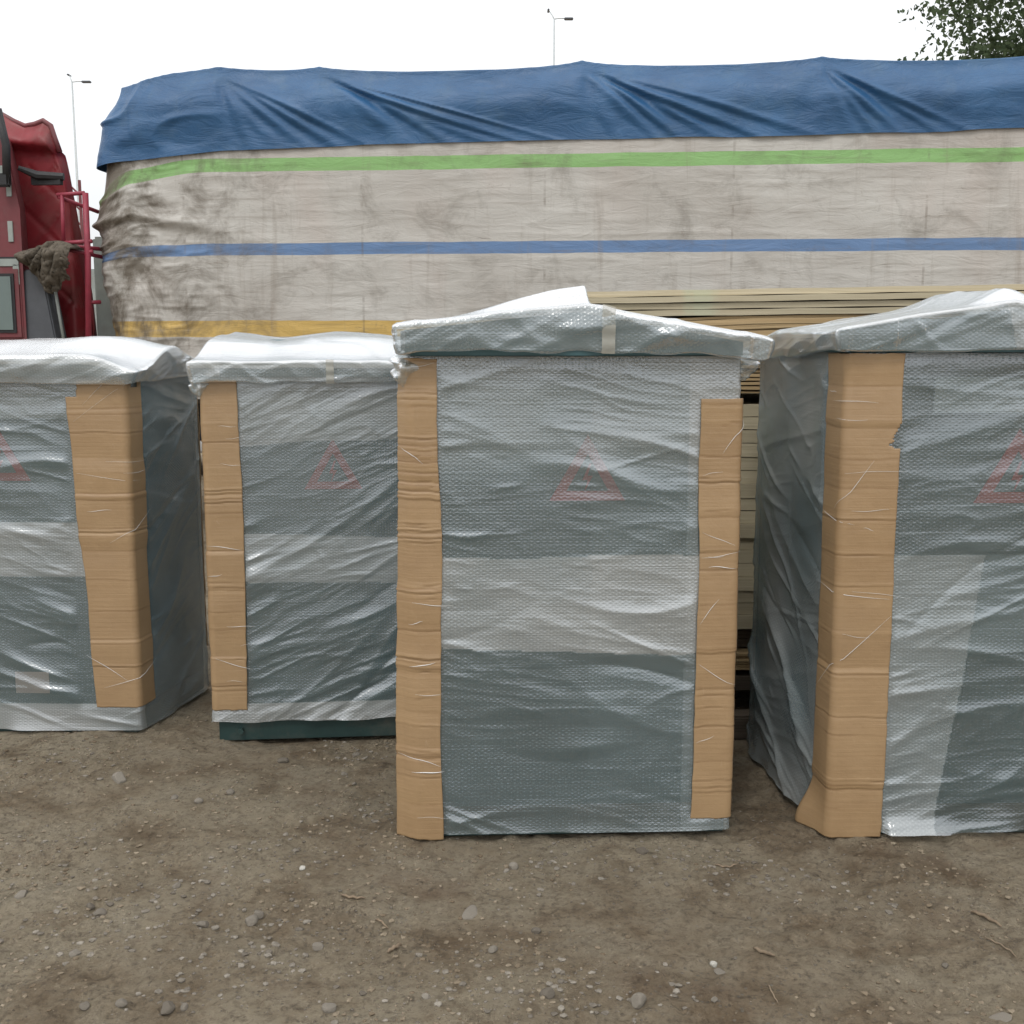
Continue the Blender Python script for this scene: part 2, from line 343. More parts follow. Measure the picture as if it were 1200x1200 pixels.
M_W3 = m_wood('greyed_board', (.38, .33, .225), (.52, .46, .33), (.13, .30, .24)); M_W4 = m_wood('old_dark_wood', (.07, .055, .04), (.13, .105, .08))
M_BARK = plain('tree_bark', (.10, .085, .065), .9, .4, 15, bump=.8)

# ------------------------------------------------------------------ ground (one sheet to the horizon)
def axis(lo, hi, step, far, n=26):
    core = np.arange(lo, hi, step); g = np.geomspace(step, far, n)
    return np.concatenate([lo - g[::-1], core, hi + g])
gx = axis(-2.7, 2.7, .011, 600); gy = axis(2.2, 5.6, .011, 600)
GX, GY = np.meshgrid(gx, gy)
def ground_h(X, Y):
    f = sstep(40, 8, np.hypot(X, Y-3.5))
    h = (fbm(X*1.3+9, Y*1.3+4, 21, 3)-.5)*.045 + (fbm(X*6+3, Y*6+8, 31, 4)-.5)*.030
    h += (fbm(X*22+5, Y*22, 41, 3)-.5)*.015*sstep(.35, .65, vn(X*3, Y*3, 5))*2
    h += .006*sstep(.45, .7, fbm(X*14+2, Y*14, 61, 2))*sstep(.4, .65, vn(X*2.4+1, Y*2.4, 62))
    h += np.maximum(0, ridge(X*9+vn(X*4, Y*4, 3)*3, Y*9, 51)-.8)*.02*sstep(.4, .7, vn(X*2+7, Y*2, 6))
    return h*f - .004
ground = grid('ground', np.stack([GX, GY, ground_h(GX, GY)], -1), M_GROUND)
ground['kind'] = 'structure'
def gh(x, y): return float(ground_h(np.array([x]), np.array([y]))[0])

# ------------------------------------------------------------------ wrapped electrical cabinets
class Perim:
    """rounded closed footprint; s runs FL > FR > BR > BL in metres"""
    def __init__(s, corners, r=.02, out=0):
        C = [Vector(c) for c in corners]; n = 4; P = []; N = []
        dirs = [(C[(i+1) % n]-C[i]).normalized() for i in range(n)]
        nor = [Vector((d.y, -d.x)) for d in dirs]
        for i in range(n):
            d0, d1 = dirs[i-1], dirs[i]; n0, n1 = nor[i-1], nor[i]
            c = C[i] + (d1 - d0)*r
            for k in range(9):
                a = k/8; nn = (n0*(1-a)+n1*a).normalized(); P.append(c + nn*(r+out)); N.append(nn)
        P.append(P[0]); N.append(N[0]); P = np.array([tuple(p) for p in P]); N = np.array([tuple(p) for p in N])
        S = np.concatenate([[0], np.cumsum(np.hypot(*(P[1:]-P[:-1]).T))])
        s.off = S[4]; s.P, s.N, s.S, s.L = P, N, S, S[-1]
        s.c = [S[9*i+4]-s.off for i in range(4)]        # s of the four corners
    def at(s, q):
        q = np.mod(q + s.off, s.L)
        return (np.interp(q, s.S, s.P[:, 0]), np.interp(q, s.S, s.P[:, 1]), np.interp(q, s.S, s.N[:, 0]), np.interp(q, s.S, s.N[:, 1]))
    def samples(s, dense, coarse, faces):
        out = []
        for i in range(4):
            a = s.c[i]; b = s.c[i+1] if i < 3 else s.L
            st = dense if i in faces else coarse
            n = max(4, int((b-a)/st)); out.append(a + (b-a)*np.arange(n)/n)
        return np.concatenate(out)

def folds(S, Z, seed, zr, sr, n=46, tilt=0.0, amp=1.0):
    """drape folds: a few broad soft ones, many thin stretched creases"""
    R = np.random.RandomState(seed); H = np.zeros_like(S)
    for i in range(int(n*1.9)):
        thin = i > n*.55
        sc = R.uniform(*sr); zc = R.uniform(*zr)
        if thin: L = R.uniform(.04, .36)*R.uniform(.4, 1); sl = R.normal(tilt*.7, .13); cv = R.normal(0, .5); w = R.uniform(.0045, .0085); A = w*(.15+.75*R.rand()**1.3)*amp
        else: L = R.uniform(.08, .40); sl = R.normal(tilt, .22); cv = R.normal(0, .8); w = R.uniform(.010, .026); A = w*R.uniform(.16, .60)*amp*(1 if R.rand() > .2 else -.8)
        ds = S-sc; m = (np.abs(ds) < L*1.7); d = Z-(zc+sl*ds+cv*ds*ds); w2 = w*(1+1.0*np.clip(np.abs(ds)/L, 0, 1.5))
        m = m & (np.abs(d) < w*9)
        dd = d[m]; H[m] += A*np.exp(-np.abs(dd/w2[m])**1.25)*np.exp(-np.abs(ds[m]/L)**2.4)
    return H
def wrinkle(S, Z, seed, tilt=0):
    ws = S + .12*vn(S*3, Z*5, seed+1); wz = Z - tilt*S + .05*vn(S*4, Z*4, seed+2)
    h = .009*(fbm(ws*1.3, wz*2.6, seed, 2)-.5)
    h += 0.0034*np.maximum(0, ridge(ws*1.5, wz*9.5, seed+3)-.55)/.45*sstep(.3, .6, vn(S*2.2, Z*3, seed+7))
    h += .0015*np.maximum(0, ridge(ws*5.0, wz*27, seed+4)-.6)/.4*sstep(.35, .6, vn(S*3, Z*4, seed+9))
    h += .0010*np.maximum(0, ridge(ws*9+wz*5, wz*13-ws*4, seed+5)-.6)/.4*sstep(.45, .65, vn(S*4+3, Z*5, seed+10))
    return h

def cabinet(name, corners, ztop, label, seed, dense_faces, layers, boards, roof, warn, base_show=.0, tilt=0, flare=.012, side_amp=1.0, extra=None):
    C0 = Vector(corners[0]).lerp(Vector(corners[2]), .5)
    root = empty(name, (C0.x, C0.y, 0), 0, label=label, cat='cabinet', group='bubble wrapped steel cabinets standing on dirt')
    loc = lambda P: P - np.array([C0.x, C0.y, 0])
    pin = Perim(corners, .004, -.020)
    # steel body and base
    S = pin.samples(.2, .2, ()); S = np.unique(np.concatenate([S] + [[c-.003, c, c+.003] for c in pin.c]))
    x, y, _, _ = pin.at(S); zs = np.array([.10, ztop])
    P = np.stack([np.tile(x, (2, 1)), np.tile(y, (2, 1)), np.tile(zs[:, None], (1, len(S)))], -1)
    grid('steel_body', loc(P), M_STEEL, root, closed=True, smooth=False)
    bm = bmesh.new(); q = [Vector((px, py)) - C0 for px, py in corners]
    q = [v*(1-.02/ v.length) for v in q]
    lo = [bm.verts.new((v.x, v.y, .0)) for v in q]; hi = [bm.verts.new((v.x, v.y, .10)) for v in q]
    bm.faces.new(lo[::-1]); bm.faces.new(hi)
    for i in range(4): bm.faces.new((lo[i], lo[(i+1) % 4], hi[(i+1) % 4], hi[i]))
    base = finish('base_plinth', bm, M_BASE, root, bevel=.003)
    pe = Perim(corners, .018, 0); W = pe.c[1]
    if base_show:
        fx, fy, nx, ny = [float(v) for v in pe.at(np.array([.10]))]
        bm = bmesh.new(); bm_tube(bm, [(fx-C0.x-nx*.02, fy-C0.y-ny*.02, .045), (fx-C0.x+nx*.012, fy-C0.y+ny*.012, .045)], .012, 6)
        finish('bolt', bm, M_BASE, base)
    # warning triangle on the door (seen through the film)
    for (cs, cz, sz, lab) in warn:
        bm = bmesh.new(); fr = []
        for rad in (1, .56):
            fr.append([(rad*sz*.5*math.sin(a)*1.15, rad*sz*.58*math.cos(a)) for a in (0, 2*PI/3, 4*PI/3)])
        fx, fy, nx, ny = [float(v) for v in pin.at(np.array([cs]))]; ux, uy = -ny, nx
        def pt(a, b, o): return (fx-C0.x+ux*a+nx*o, fy-C0.y+uy*a+ny*o, cz+b)
        o3 = [[bm.verts.new(pt(a, b, .004)) for a, b in f] for f in fr]; i3 = [[bm.verts.new(pt(a, b, -.002)) for a, b in f] for f in fr]
        for k in range(3):
            j = (k+1) % 3
            bm.faces.new((o3[0][k], o3[0][j], o3[1][j], o3[1][k])); bm.faces.new((o3[0][k], i3[0][k], i3[0][j], o3[0][j])); bm.faces.new((o3[1][k], o3[1][j], i3[1][j], i3[1][k]))
        bolt = [(.02, .20), (-.07, -.02), (.0, -.02), (-.04, -.17), (.07, .04), (.0, .04), (.05, .20)]
        f = [bm.verts.new(pt(a*sz, (b+.0)*sz, .004)) for a, b in bolt]; bm.faces.new(f)
        wo = finish('warning_triangle', bm, M_WARN, root)
    if extra:
        for (cs, cz, w_, h_) in extra:
            fx, fy, nx, ny = [float(v) for v in pin.at(np.array([cs]))]
            box('paper_label', (fx-C0.x+nx*.003, fy-C0.y+ny*.003, cz), (w_, .003, h_), M_LABEL, root, bevel=0, rot=Matrix.Rotation(math.atan2(nx, -ny), 3, 'Z'))
    # bubble wrap, one continuous strip round the cabinet
    S = pe.samples(.0052, .03, dense_faces); z0 = max(base_show, .012); zz = np.arange(z0, ztop+.004, .0052)  # hem lifted so a dark plinth strip stands in for contact shadow
    SS, ZZ = np.meshgrid(S, zz); L = pe.L
    H = wrinkle(SS, ZZ, seed*17+1, tilt) + folds(SS, ZZ, seed, (0, ztop), (-.02, W), 50, tilt, .84)*(.45+.75*sstep(.3, .62, vn(SS*2.6+2, ZZ*3.2, seed+14)))
    H += folds(SS, ZZ, seed+50, (0, ztop), (W, pe.c[2]), 26, .5, side_amp)+folds(SS, ZZ, seed+60, (0, ztop), (pe.c[3], L), 26, -.6, side_amp)
    isside = ((SS > W+.03) & (SS < pe.c[2]-.03)) | (SS > pe.c[3]+.03)
    H += np.where(isside, .03*side_amp*(fbm(SS*2.2, ZZ*1.6, seed+77, 3)-.35), 0)*np.minimum(1, np.minimum(np.abs(SS-W), np.abs(L-SS))/.12)
    bm_ = np.ones_like(SS)
    if name and seed == 4: H += .02*sstep(.07, .0, ZZ)*sstep(.12, .2, SS)*sstep(.44, .36, SS)
    for b in boards:
        s0 = b['s'] + b.get('lean', 0)*(ztop-ZZ)
        q = np.mod(SS - s0 + L/2, L) - L/2
        ins = (q > -b['l']-.01) & (q < b['r']+.01) & (ZZ > b['z'][0]) & (ZZ < b['z'][1])
        bm_ = np.where(ins, .05, bm_)
    k = np.ones(5)/5
    for ax in (0, 1): bm_ = np.apply_along_axis(lambda r: np.convolve(np.pad(r, 2, 'edge'), k, 'valid'), ax, bm_)
    H = H*bm_ + .003
    H += flare*np.exp(-(ZZ-z0)/.05)*(vn(SS*9, ZZ*2, seed+8))*bm_
    H += .02*np.exp(-((SS-L+.06)/.05)**2)*vn(SS*0, ZZ*7, seed+12)*bm_*(seed == 3)
    H *= sstep(ztop+.01, ztop-.05, ZZ)*.7+.3
    lay = layers(SS, ZZ, W)
    lay = np.clip((lay-.2)*1.62+.145, .07, .66); lay = .01 + lay*(.8+.4*fbm(SS*3, ZZ*3, seed+70, 3)) + .04*sstep(.25, 1, H/.016)  # fold crests whitened: bunched film plus a painted highlight
    x, y, nx, ny = pe.at(SS)
    hem = (vn(SS*7, SS*0, seed+11)-.5)*.014*np.exp(-(ZZ-z0)/.03) if base_show else (vn(SS*5, SS*0, seed+11)-.5)*.006*np.exp(-(ZZ-z0)/.02)+.004*np.exp(-(ZZ-z0)/.02)
    P = np.stack([x+nx*H, y+ny*H, ZZ+hem], -1)
    grid('bubble_wrap', loc(P), M_WRAP, root, np.stack([SS, ZZ], -1), closed=True, attrs={'layers': lay})
    # film bunched up under the roof corners
    for (sc, sz) in roof.get('bunch', []):
        u_ = np.linspace(0, 1, 34); v_ = np.linspace(0, 1, 30); UU, VV2 = np.meshgrid(u_, v_)
        fx, fy, nx_, ny_ = [float(v) for v in pe.at(np.array([sc]))]
        th_ = UU*2*PI; rad = sz*np.sin(PI*np.clip(VV2, .04, .97))**.7*(.55+.9*ridge(UU*6*1.0, VV2*5+seed, seed+61))*(.8+.5*vn(np.cos(th_)*2+5, VV2*4, seed+62))
        Xb = fx+nx_*.012+rad*np.cos(th_); Yb = fy+ny_*.012+rad*np.sin(th_)*.7; Zb = ztop+.02-VV2*sz*2.7
        rad0 = rad[:, :1]; Xb[:, -1] = Xb[:, 0]; Yb[:, -1] = Yb[:, 0]
        grid('bunched_film', loc(np.stack([Xb, Yb, Zb], -1)), M_WRAP, root, np.stack([UU*.3, VV2*.3], -1), attrs={'layers': np.full(UU.shape, .25)})
    # cardboard corner boards
    for bi, b in enumerate(boards):
        R = np.random.RandomState(seed*31+bi); zlo, zhi = b['z']; nz = int((zhi-zlo)/.004); ns = int((b['l']+b['r'])/.005)+2
        zc = np.linspace(zlo, zhi, nz); t_ = np.linspace(0, 1, ns); TT, ZC = np.meshgrid(t_, zc)
        el = b['l'] - b.get('lb', 0)*(ztop-ZC) + .014*(vn(ZC*3.4, ZC*0, seed+bi)-.5) + .003*(vn(ZC*22, ZC*0, seed+bi+2)-.5)
        er = b['r'] + .017*(vn(ZC*3.1, ZC*0+3, seed+bi+4)-.5) + .003*(vn(ZC*25, ZC*0+3, seed+bi+5)-.5) + b.get('rb', 0)*(ztop-ZC)
        SB = -el + (el+er)*TT; s_abs = b['s'] + b.get('lean', 0)*(ztop-ZC) + SB
        # creases: transverse dents, segments between tilt a little
        cz = [zlo]; 
        while cz[-1] < zhi: cz.append(cz[-1] + R.choice([R.uniform(.008, .025), R.uniform(.04, .12), R.uniform(.08, .2)], p=[.35, .45, .2]))
        for cc in b.get('crush', []): cz += list(cc + np.cumsum(R.uniform(.006, .014, 6)))
        cz = np.array(sorted(c for c in cz if zlo <= c)); seg = R.normal(0, .0011, len(cz)); Hc = np.zeros_like(ZC); cr = np.zeros_like(ZC)
        slp = (R.rand(len(cz))-.5)*.03; zcw = ZC + slp[np.clip(np.searchsorted(cz, ZC)-1, 0, len(cz)-1)]*0 + .006*(vn(TT*3, ZC*8, seed+bi+9)-.5)
        k_ = np.clip(np.searchsorted(cz, zcw)-1, 0, len(cz)-2); a = cz[k_]; bb = cz[k_+1]; u = (zcw-a)/(bb-a)
        Hc = (seg[k_]*(1-u)+seg[k_+1]*u)*1.4 + .0005*np.sin(PI*u)
        for j, c in enumerate(cz[1:-1]):
            dep = R.uniform(.0006, .0036)*R.rand()**.6; ww = R.uniform(.0014, .0026); lo_, hi_ = (0, 1) if R.rand() > .35 else sorted(R.rand(2))
            e = np.exp(-((zcw-c)/ww)**2)*sstep(lo_-.1, lo_+.02, TT)*sstep(hi_+.1, hi_-.02, TT)
            Hc -= dep*e; Hc += dep*.6*np.exp(-((zcw-c-.006)/.004)**2); cr = np.maximum(cr, e)
        sg = R.rand(len(cz))[k_]
        Hc += .004*(fbm(SB*9, ZC*6, seed+bi+20, 2)-.5)
        if 'bulge' in b: Hc += b['bulge'](SB, ZC)
        Hc += .0105
        # softened corner: pull the wrap radius out a little
        x, y, nx, ny = pe.at(s_abs)
        P = np.stack([x+nx*Hc, y+ny*Hc, ZC + .004*(vn(SB*40, ZC*0, seed+3)-.5)*((ZC < zlo+.01) | (ZC > zhi-.01))], -1)
        keep = None
        if 'cut' in b:
            kk = ~b['cut'](SB, ZC); keep = kk[:-1, :-1]
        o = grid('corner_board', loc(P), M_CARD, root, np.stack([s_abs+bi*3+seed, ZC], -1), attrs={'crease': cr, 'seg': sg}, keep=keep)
        md = o.modifiers.new('thick', 'SOLIDIFY'); md.thickness = .004; md.offset = -1
        if 'label' in b: o['label'] = b['label']
        # film pulled tight over the board: its crease highlights built as thin white slivers
        sb = bmesh.new()
        for j in range(b.get('glints', 9)):
            z = R.uniform(zlo+.03, zhi-.03); sl = R.normal(0, .16) if R.rand() > .2 else R.normal(0, .8); ln = R.uniform(.03, b['l']+b['r']); st = R.uniform(-b['l'], b['r']-ln*.6)
            pts = []; n = 10; wd = R.uniform(.0003, .0009)*(2 if R.rand() > .9 else 1)
            for i in range(n+1):
                s_ = st + ln*i/n; zz_ = z + sl*ln*i/n + .0025*math.sin(i*.5+j)
                lean = b.get('lean', 0)*(ztop-zz_)
                X, Y, NX, NY = [float(v) for v in pe.at(np.array([b['s']+lean+s_]))]
                blg = float(b['bulge'](np.array([s_]), np.array([zz_]))[0]) if 'bulge' in b else 0
                pts.append((X+NX*(.0135+blg)-C0.x, Y+NY*(.0135+blg)-C0.y, zz_))
            bm_tube(sb, pts, [max(.0002, wd*math.sin(PI*(i+.3)/(n+.6))) for i in range(n+1)], 4)
        finish('film_crease_glints', sb, M_GLINT, root, smooth=True)['kind'] = 'stuff'
    # roof under its own wrap
    rc = roof['corners']; pr_ = Perim(rc, .035, 0); T = roof['T']; RC = [Vector(c) for c in rc]
    cen = (RC[0]+RC[1]+RC[2]+RC[3])/4; ux = (RC[1]-RC[0]); hw = ux.length/2; ux = ux.normalized(); uy = Vector((-ux.y, ux.x)); hd = abs((RC[3]-RC[0]).dot(uy))/2
    S = pr_.samples(.006, .02, dense_faces); x, y, nx, ny = pr_.at(S)
    rows = []; uvr = []; lays = []
    kr = np.concatenate([np.linspace(.0, .9, 50), np.linspace(.91, .985, 14)])
    def ab(px, py):
        dx = px-cen.x; dy = py-cen.y; return (dx*ux.x+dy*ux.y)/hw, (dx*uy.x+dy*uy.y)/hd
    def top(px, py):
        a, b = ab(px, py); z = T(a, b)
        z = z + .010*(fbm(px*4, py*4, seed+31, 3)-.5) + .008*np.maximum(0, ridge(px*5+py*2, py*5, seed+35)-.6)
        return z
    for k in kr:
        px = cen.x+(x-cen.x)*k; py = cen.y+(y-cen.y)*k; rows.append(np.stack([px, py, top(px, py)], -1)); uvr.append(np.stack([px, py], -1)); lays.append(np.full(len(S), roof.get('toplay', .8)))
    zt = top(x, y); zb = roof['zb'](*ab(x, y)) + .012*(vn(S*11, S*0, seed+40)-.5)
    for i, f in enumerate(np.linspace(0, 1, 18)):
        z = zt-.008 + (zb-zt+.008)*f
        hh = .010*(fbm(S*5, z*14, seed+41, 2)-.5) + folds(S, z, seed+90, (zb.min(), zt.max()), (-.1, pr_.L), 60, .3, 1.0)*.9 + .010*np.maximum(0, ridge(S*7+z*6, z*8, seed+44)-.6)
        hh = hh*sstep(0, .15, f+.05)
        crn = roof.get('gather', [])
        for (sc, w_, A) in crn: hh = hh + A*np.exp(-(np.mod(S-sc+pr_.L/2, pr_.L)-pr_.L/2)**2/w_**2)
        hh = hh - .012*f*f
        rows.append(np.stack([x+nx*hh, y+ny*hh, z], -1)); uvr.append(np.stack([S, z], -1))
        lays.append(roof['lay'](S, z, f))
    for f in (.25, .5, .75, 1.0):
        ii = .055*f + .012
        z = zb + .012*f*vn(S*15, S*0+2, seed+45) - .006*math.sin(PI*f)
        rows.append(np.stack([x-nx*ii, y-ny*ii, z], -1)); uvr.append(np.stack([S, z], -1)); lays.append(np.full(len(S), .35))
    rt = grid('roof_wrap', loc(np.array(rows)), M_ROOFWRAP, root, np.array(uvr), closed=True, attrs={'layers': np.array(lays)})
    # steel roof lid inside the wrap
    bm = bmesh.new(); lid = []
    for (a, b) in [(-1, -1), (0, -1), (1, -1), (1, 0), (1, 1), (0, 1), (-1, 1), (-1, 0)]:
        k_c = .90 if a*b else .965; p = cen + ux*hw*a*k_c + uy*hd*b*k_c - C0; lid.append((p.x, p.y, float(T(np.array([a*1.]), np.array([b*1.]))[0])-.022, ztop+.004))
    up = [bm.verts.new((p[0], p[1], max(p[2], ztop+.02))) for p in lid]; dn = [bm.verts.new((p[0], p[1], p[3])) for p in lid]
    bm.faces.new(up); bm.faces.new(dn[::-1])
    for i in range(8): bm.faces.new((dn[i], dn[(i+1) % 8], up[(i+1) % 8], up[i]))
    finish('steel_roof', bm, M_STEEL, root)
    for (s_, w_) in roof.get('tape', []):
        n = 24; ss = np.array([s_-w_/2, s_, s_+w_/2]); fz = np.linspace(0, 1, n)
        X, Y, NX, NY = pr_.at(ss)
        zt_ = top(X, Y)+.003; zb_ = roof['zb'](*ab(X, Y))-.004
        Z = zt_[None]+(zb_-zt_)[None]*fz[:, None]; Hh = .014 - .012*fz[:, None]**2 + .002*np.sin(fz[:, None]*17)
        P = np.stack([X[None]+NX[None]*Hh, Y[None]+NY[None]*Hh, Z+0*Hh], -1)
        grid('tape_strip', loc(P), M_TAPE, root)
    return root

def quad(fl, fr, depth, yaw):
    """front edge fl>fr, side direction yaw degrees clockwise from +y"""
    d = Vector((math.sin(math.radians(yaw)), math.cos(math.radians(yaw))))*depth
    fl, fr = Vector(fl), Vector(fr); return [fl, fr, fr+d, fl+d]
def outset(q, l, r, f, b):
    u = (q[1]-q[0]).normalized(); v = (q[3]-q[0]).normalized()
    return [q[0]-u*l-v*f, q[1]+u*r-v*f, q[2]+u*r+v*b, q[3]-u*l+v*b]

# --- centre cabinet
q3 = quad((-.315, 3.555), (.715, 3.60), .86, -5.5)
def lay3(S, Z, W):
    l = .20+0*S
    l = np.where((Z < .925+.01*vn(S*3, S*0, 3)) & (Z > .630-.03*S+.01*vn(S*4, S*0, 4)), .46, l)
    l = np.where(Z > 1.14-.12*S+.03*vn(S*2, S*0, 5), l+.16*sstep(1.10, 1.32, Z-.0), l)
    l = np.where((S > W-.16), l+.08, l); l = np.where(S > .56+.004*np.sin(Z*9), l+.03, l)
    return l
def T3(a, b):
    z = 1.715 - .055*np.abs(np.minimum(a, .05)-.05)**.9*1.0 - .098*np.maximum(a-.05, 0)
    flap = sstep(-.75, .0, a)*sstep(.085, .055, a)*sstep(-.95, -.80, b)*sstep(.9, .3, b)*.056
    return z + flap
cabinet('wrapped_cabinet', q3, 1.555, 'central wrapped cabinet with gabled roof and cardboard strips down both front edges', 3, (0, 3), lay3,
    [dict(s=0, l=.042, r=.085, z=(.0, 1.55), bulge=lambda s, z: np.where(s < 0, .022*sstep(1.5, .1, z)+.026, .0)*np.clip((-s-.002)/.034, 0, 1), crush=[.55, .78, .98, 1.10, 1.22, .25], lb=0, label='narrow cardboard strip folded round the left front edge'),
     dict(s=1.031, l=.128, r=-.004, z=(.055, 1.425), label='wide flat cardboard strip down the right front edge')],
    dict(corners=outset(q3, .045, .07, .085, .05), T=T3, zb=lambda a, b: 1.570-.008*a-.012*np.abs(a)**3, toplay=.72, bunch=[(-.02, .042), (1.05, .035)],
         lay=lambda S, z, f: .26 + .12*vn(S*9, z*30, 5) + (.25 if f < .04 else 0),
         gather=[(.0, .02, .012), (1.145, .02, .01), (.12, .012, .008), (1.06, .012, .010)], tape=[(.635, .040)]),
    [(.562, 1.175, .24, '')], tilt=-.12)

# --- right cabinet
q4 = quad((1.035, 3.575), (2.075, 3.60), .88, -5.5)
def lay4(S, Z, W):
    l = .17+0*S
    l = np.where((Z < .935) & (S < .46-.14*(0.935-Z)+.01*vn(Z*8, S*0, 2)) , .38, l)
    l = np.where((Z < .935) & (S >= .46-.14*(.935-Z)) & (Z > .62), .27, l)
    l = np.where((Z > 1.38) & (Z < 1.49) & (S > .27), .34, l)
    l = np.where(S > W, .26+.25*vn(S*4, Z*3, 9), l)
    return l
def T4(a, b):
    z = 1.722 - .085*np.abs(a)
    return z + .045*np.exp(-((a-.02)/.16)**2)*sstep(-1, -.8, b)*sstep(.9, .2, b) - .05*sstep(.2, 1, b)*sstep(-.4, -1, a)
cabinet('wrapped_cabinet', q4, 1.565, 'wrapped cabinet at the right edge with wide bent cardboard corner and torn notch', 4, (0, 3), lay4,
    [dict(s=.0, l=.13, r=.165, z=(-.0, 1.565), rb=.0, bulge=lambda s, z: .055*sstep(.16, .0, z)*np.clip(-s/.12, 0, 1)**1.3, glints=12,
          cut=lambda s, z: (s > .138-.008*np.sin(z*300)) & (z > 1.272) & (z < 1.295+.06*(s-.138)/.03), label='wide creased cardboard corner folded round the left front edge and torn at its rim'),
     dict(s=-.91, l=.02, r=.03, z=(.35, 1.52), glints=2, label='thin cardboard strip on the back left edge')],
    dict(corners=outset(q4, .05, .05, .055, .05), T=T4, zb=lambda a, b: 1.572-.03*sstep(-.8, .6, b)*(a < -.8), toplay=.72,
         lay=lambda S, z, f: np.where(S > .50+.2*f*.2, .50, .26) + .1*vn(S*9, z*30, 5) + (.25 if f < .04 else 0),
         gather=[(.0, .025, .012), (.16, .015, .006)]),
    [(.565, 1.175, .27, '')], tilt=.18, side_amp=2.0, flare=.03)

# --- second from the left
q2 = quad((-1.20, 4.47), (-.16, 4.56), .86, 2)
def lay2(S, Z, W):
    l = .20+0*S
    l = np.where((Z < .86-.04*S) & (Z > .66-.02*S), .40, l); l = np.where(Z > 1.18+.05*vn(S*2, S*0, 5), .40, l)
    l = np.where(Z < .16, .5, l)
    return l
def T2(a, b):
    lump = .030*vn(a*1.7+4, b*2.0, 66) + .02*np.abs(np.sin(a*3.3+1.9))
    return 1.528 + .075*sstep(-1, .0, b) - .02*sstep(.3, 1, b) + lump*sstep(-1, -.3, b)
cabinet('wrapped_cabinet', q2, 1.462, 'wrapped cabinet with dark green plinth showing, second from the left behind the centre one', 2, (0, 3), lay2,
    [dict(s=0, l=.02, r=.135, z=(.135, 1.455), label='straight cardboard strip down the left front edge')],
    dict(corners=outset(q2, .035, .05, .055, .05), T=T2, zb=lambda a, b: 1.445+0*a, toplay=.72, bunch=[(-.01, .035)],
         lay=lambda S, z, f: .34 + .1*vn(S*9, z*30, 5) + np.where(f < .25, .4, 0), gather=[(.0, .03, .012)], tape=[(.53, .03)]),
    [(.505, 1.09, .23, '')], base_show=.085, tilt=.42)

# --- far left
q1 = quad((-2.57, 4.60), (-1.53, 4.57), .66, 9.5)
def lay1(S, Z, W):
    l = .20+0*S
    l = np.where((Z < .885) & (Z > .66), .44, l); l = np.where(Z > 1.30, .34, l); l = np.where(Z < .13, .45, l)
    l = np.where(S > W+.03, .22+.16*vn(S*5, Z*4, 3), l)
    return l
def T1(a, b):
    return 1.524 + .082*sstep(-1, .1, b) - .055*sstep(.1, 1, b) - .045*sstep(.6, 1, a) + .03*vn(a*2+8, b*2, 61)
cabinet('wrapped_cabinet', q1, 1.462, 'wrapped cabinet at the left edge with its dark right side showing', 1, (0, 1), lay1,
    [dict(s=1.04, l=.240, r=.10, z=(.115, 1.45), lb=.045, lean=-.0, rb=0, label='broad cardboard corner folded round the right front edge, torn at its top',
          cut=lambda s, z: ((z > 1.42) & (s > .02) & (s < .075)) | ((s < -.195) & (z > 1.385))),
     dict(s=1.70, l=.02, r=.02, z=(.2, 1.45), glints=1, label='thin cardboard strip on the back right edge')],
    dict(corners=outset(q1, .05, .05, .055, .03), T=T1, zb=lambda a, b: 1.440+.02*sstep(-.5, 1, b), toplay=.72, bunch=[(1.69, .04)],
         lay=lambda S, z, f: .42 + .12*vn(S*9, z*30, 5) + np.where(f < .25, .35, 0), gather=[(1.14, .04, .012)]),
    [(.52, 1.12, .25, '')], tilt=-.25, extra=[(.60, .21, .14, .09)], side_amp=1.0, flare=.02)

# ------------------------------------------------------------------ timber stack behind the cabinets
SY, SX0, SX1, SD = 4.80, .24, 3.3, 1.2
ORD = ['lowest', 'second', 'third', 'fourth', 'fifth', 'sixth', 'seventh', 'eighth', 'ninth', 'tenth', 'eleventh', 'twelfth', 'thirteenth', 'fourteenth', 'fifteenth', 'sixteenth', 'seventeenth', 'eighteenth', 'nineteenth', 'twentieth']
CNT = {}
def board(z, th, mat, label, group, rise=0, arch=0, x0=SX0, x1=SX1, y=SY, name='plywood_sheet', depth=SD, cat='board'):
    if group:
        CNT[group] = CNT.get(group, -1)+1; label = '%s from the bottom of the %s' % (ORD[CNT[group]].replace('lowest', 'first'), label)
    n = 24; bm = bmesh.new(); rings = []
    jx = RND.uniform(-.03, .05); jy = RND.uniform(-.006, .012)
    for i in range(n+1):
        t = i/n; x = x0+jx+(x1-x0)*t; zz = z + rise*t + arch*(math.sin(PI*min(1, max(0, t*1.25)))) + .0012*math.sin(i*1.7+z*90)
        rings.append([bm.verts.new((x-(x0+x1)/2, yy, zo)) for yy, zo in ((jy, zz-z), (depth+jy, zz-z), (depth+jy, zz+th-z), (jy, zz+th-z))])
    for i in range(n):
        for k in range(4): bm.faces.new((rings[i][k], rings[i+1][k], rings[i+1][(k+1) % 4], rings[i][(k+1) % 4]))
    bm.faces.new(rings[0][::-1]); bm.faces.new(rings[-1])
    o = finish(name, bm, mat, None); o.location = ((x0+x1)/2, y, z); return setp(o, label, cat, group)
zb_ = .0
for x in (.8, 2.0, 3.0):
    o = box('support_beam', (0, 0, .055), (.10, 1.15, .11), M_W4, None); o.location = (x, SY+.6, gh(x, SY+.6)-.0)
    setp(o, 'dark square beam lying on the dirt under the board stack', 'beam', 'beams under the board stack')
z = .115
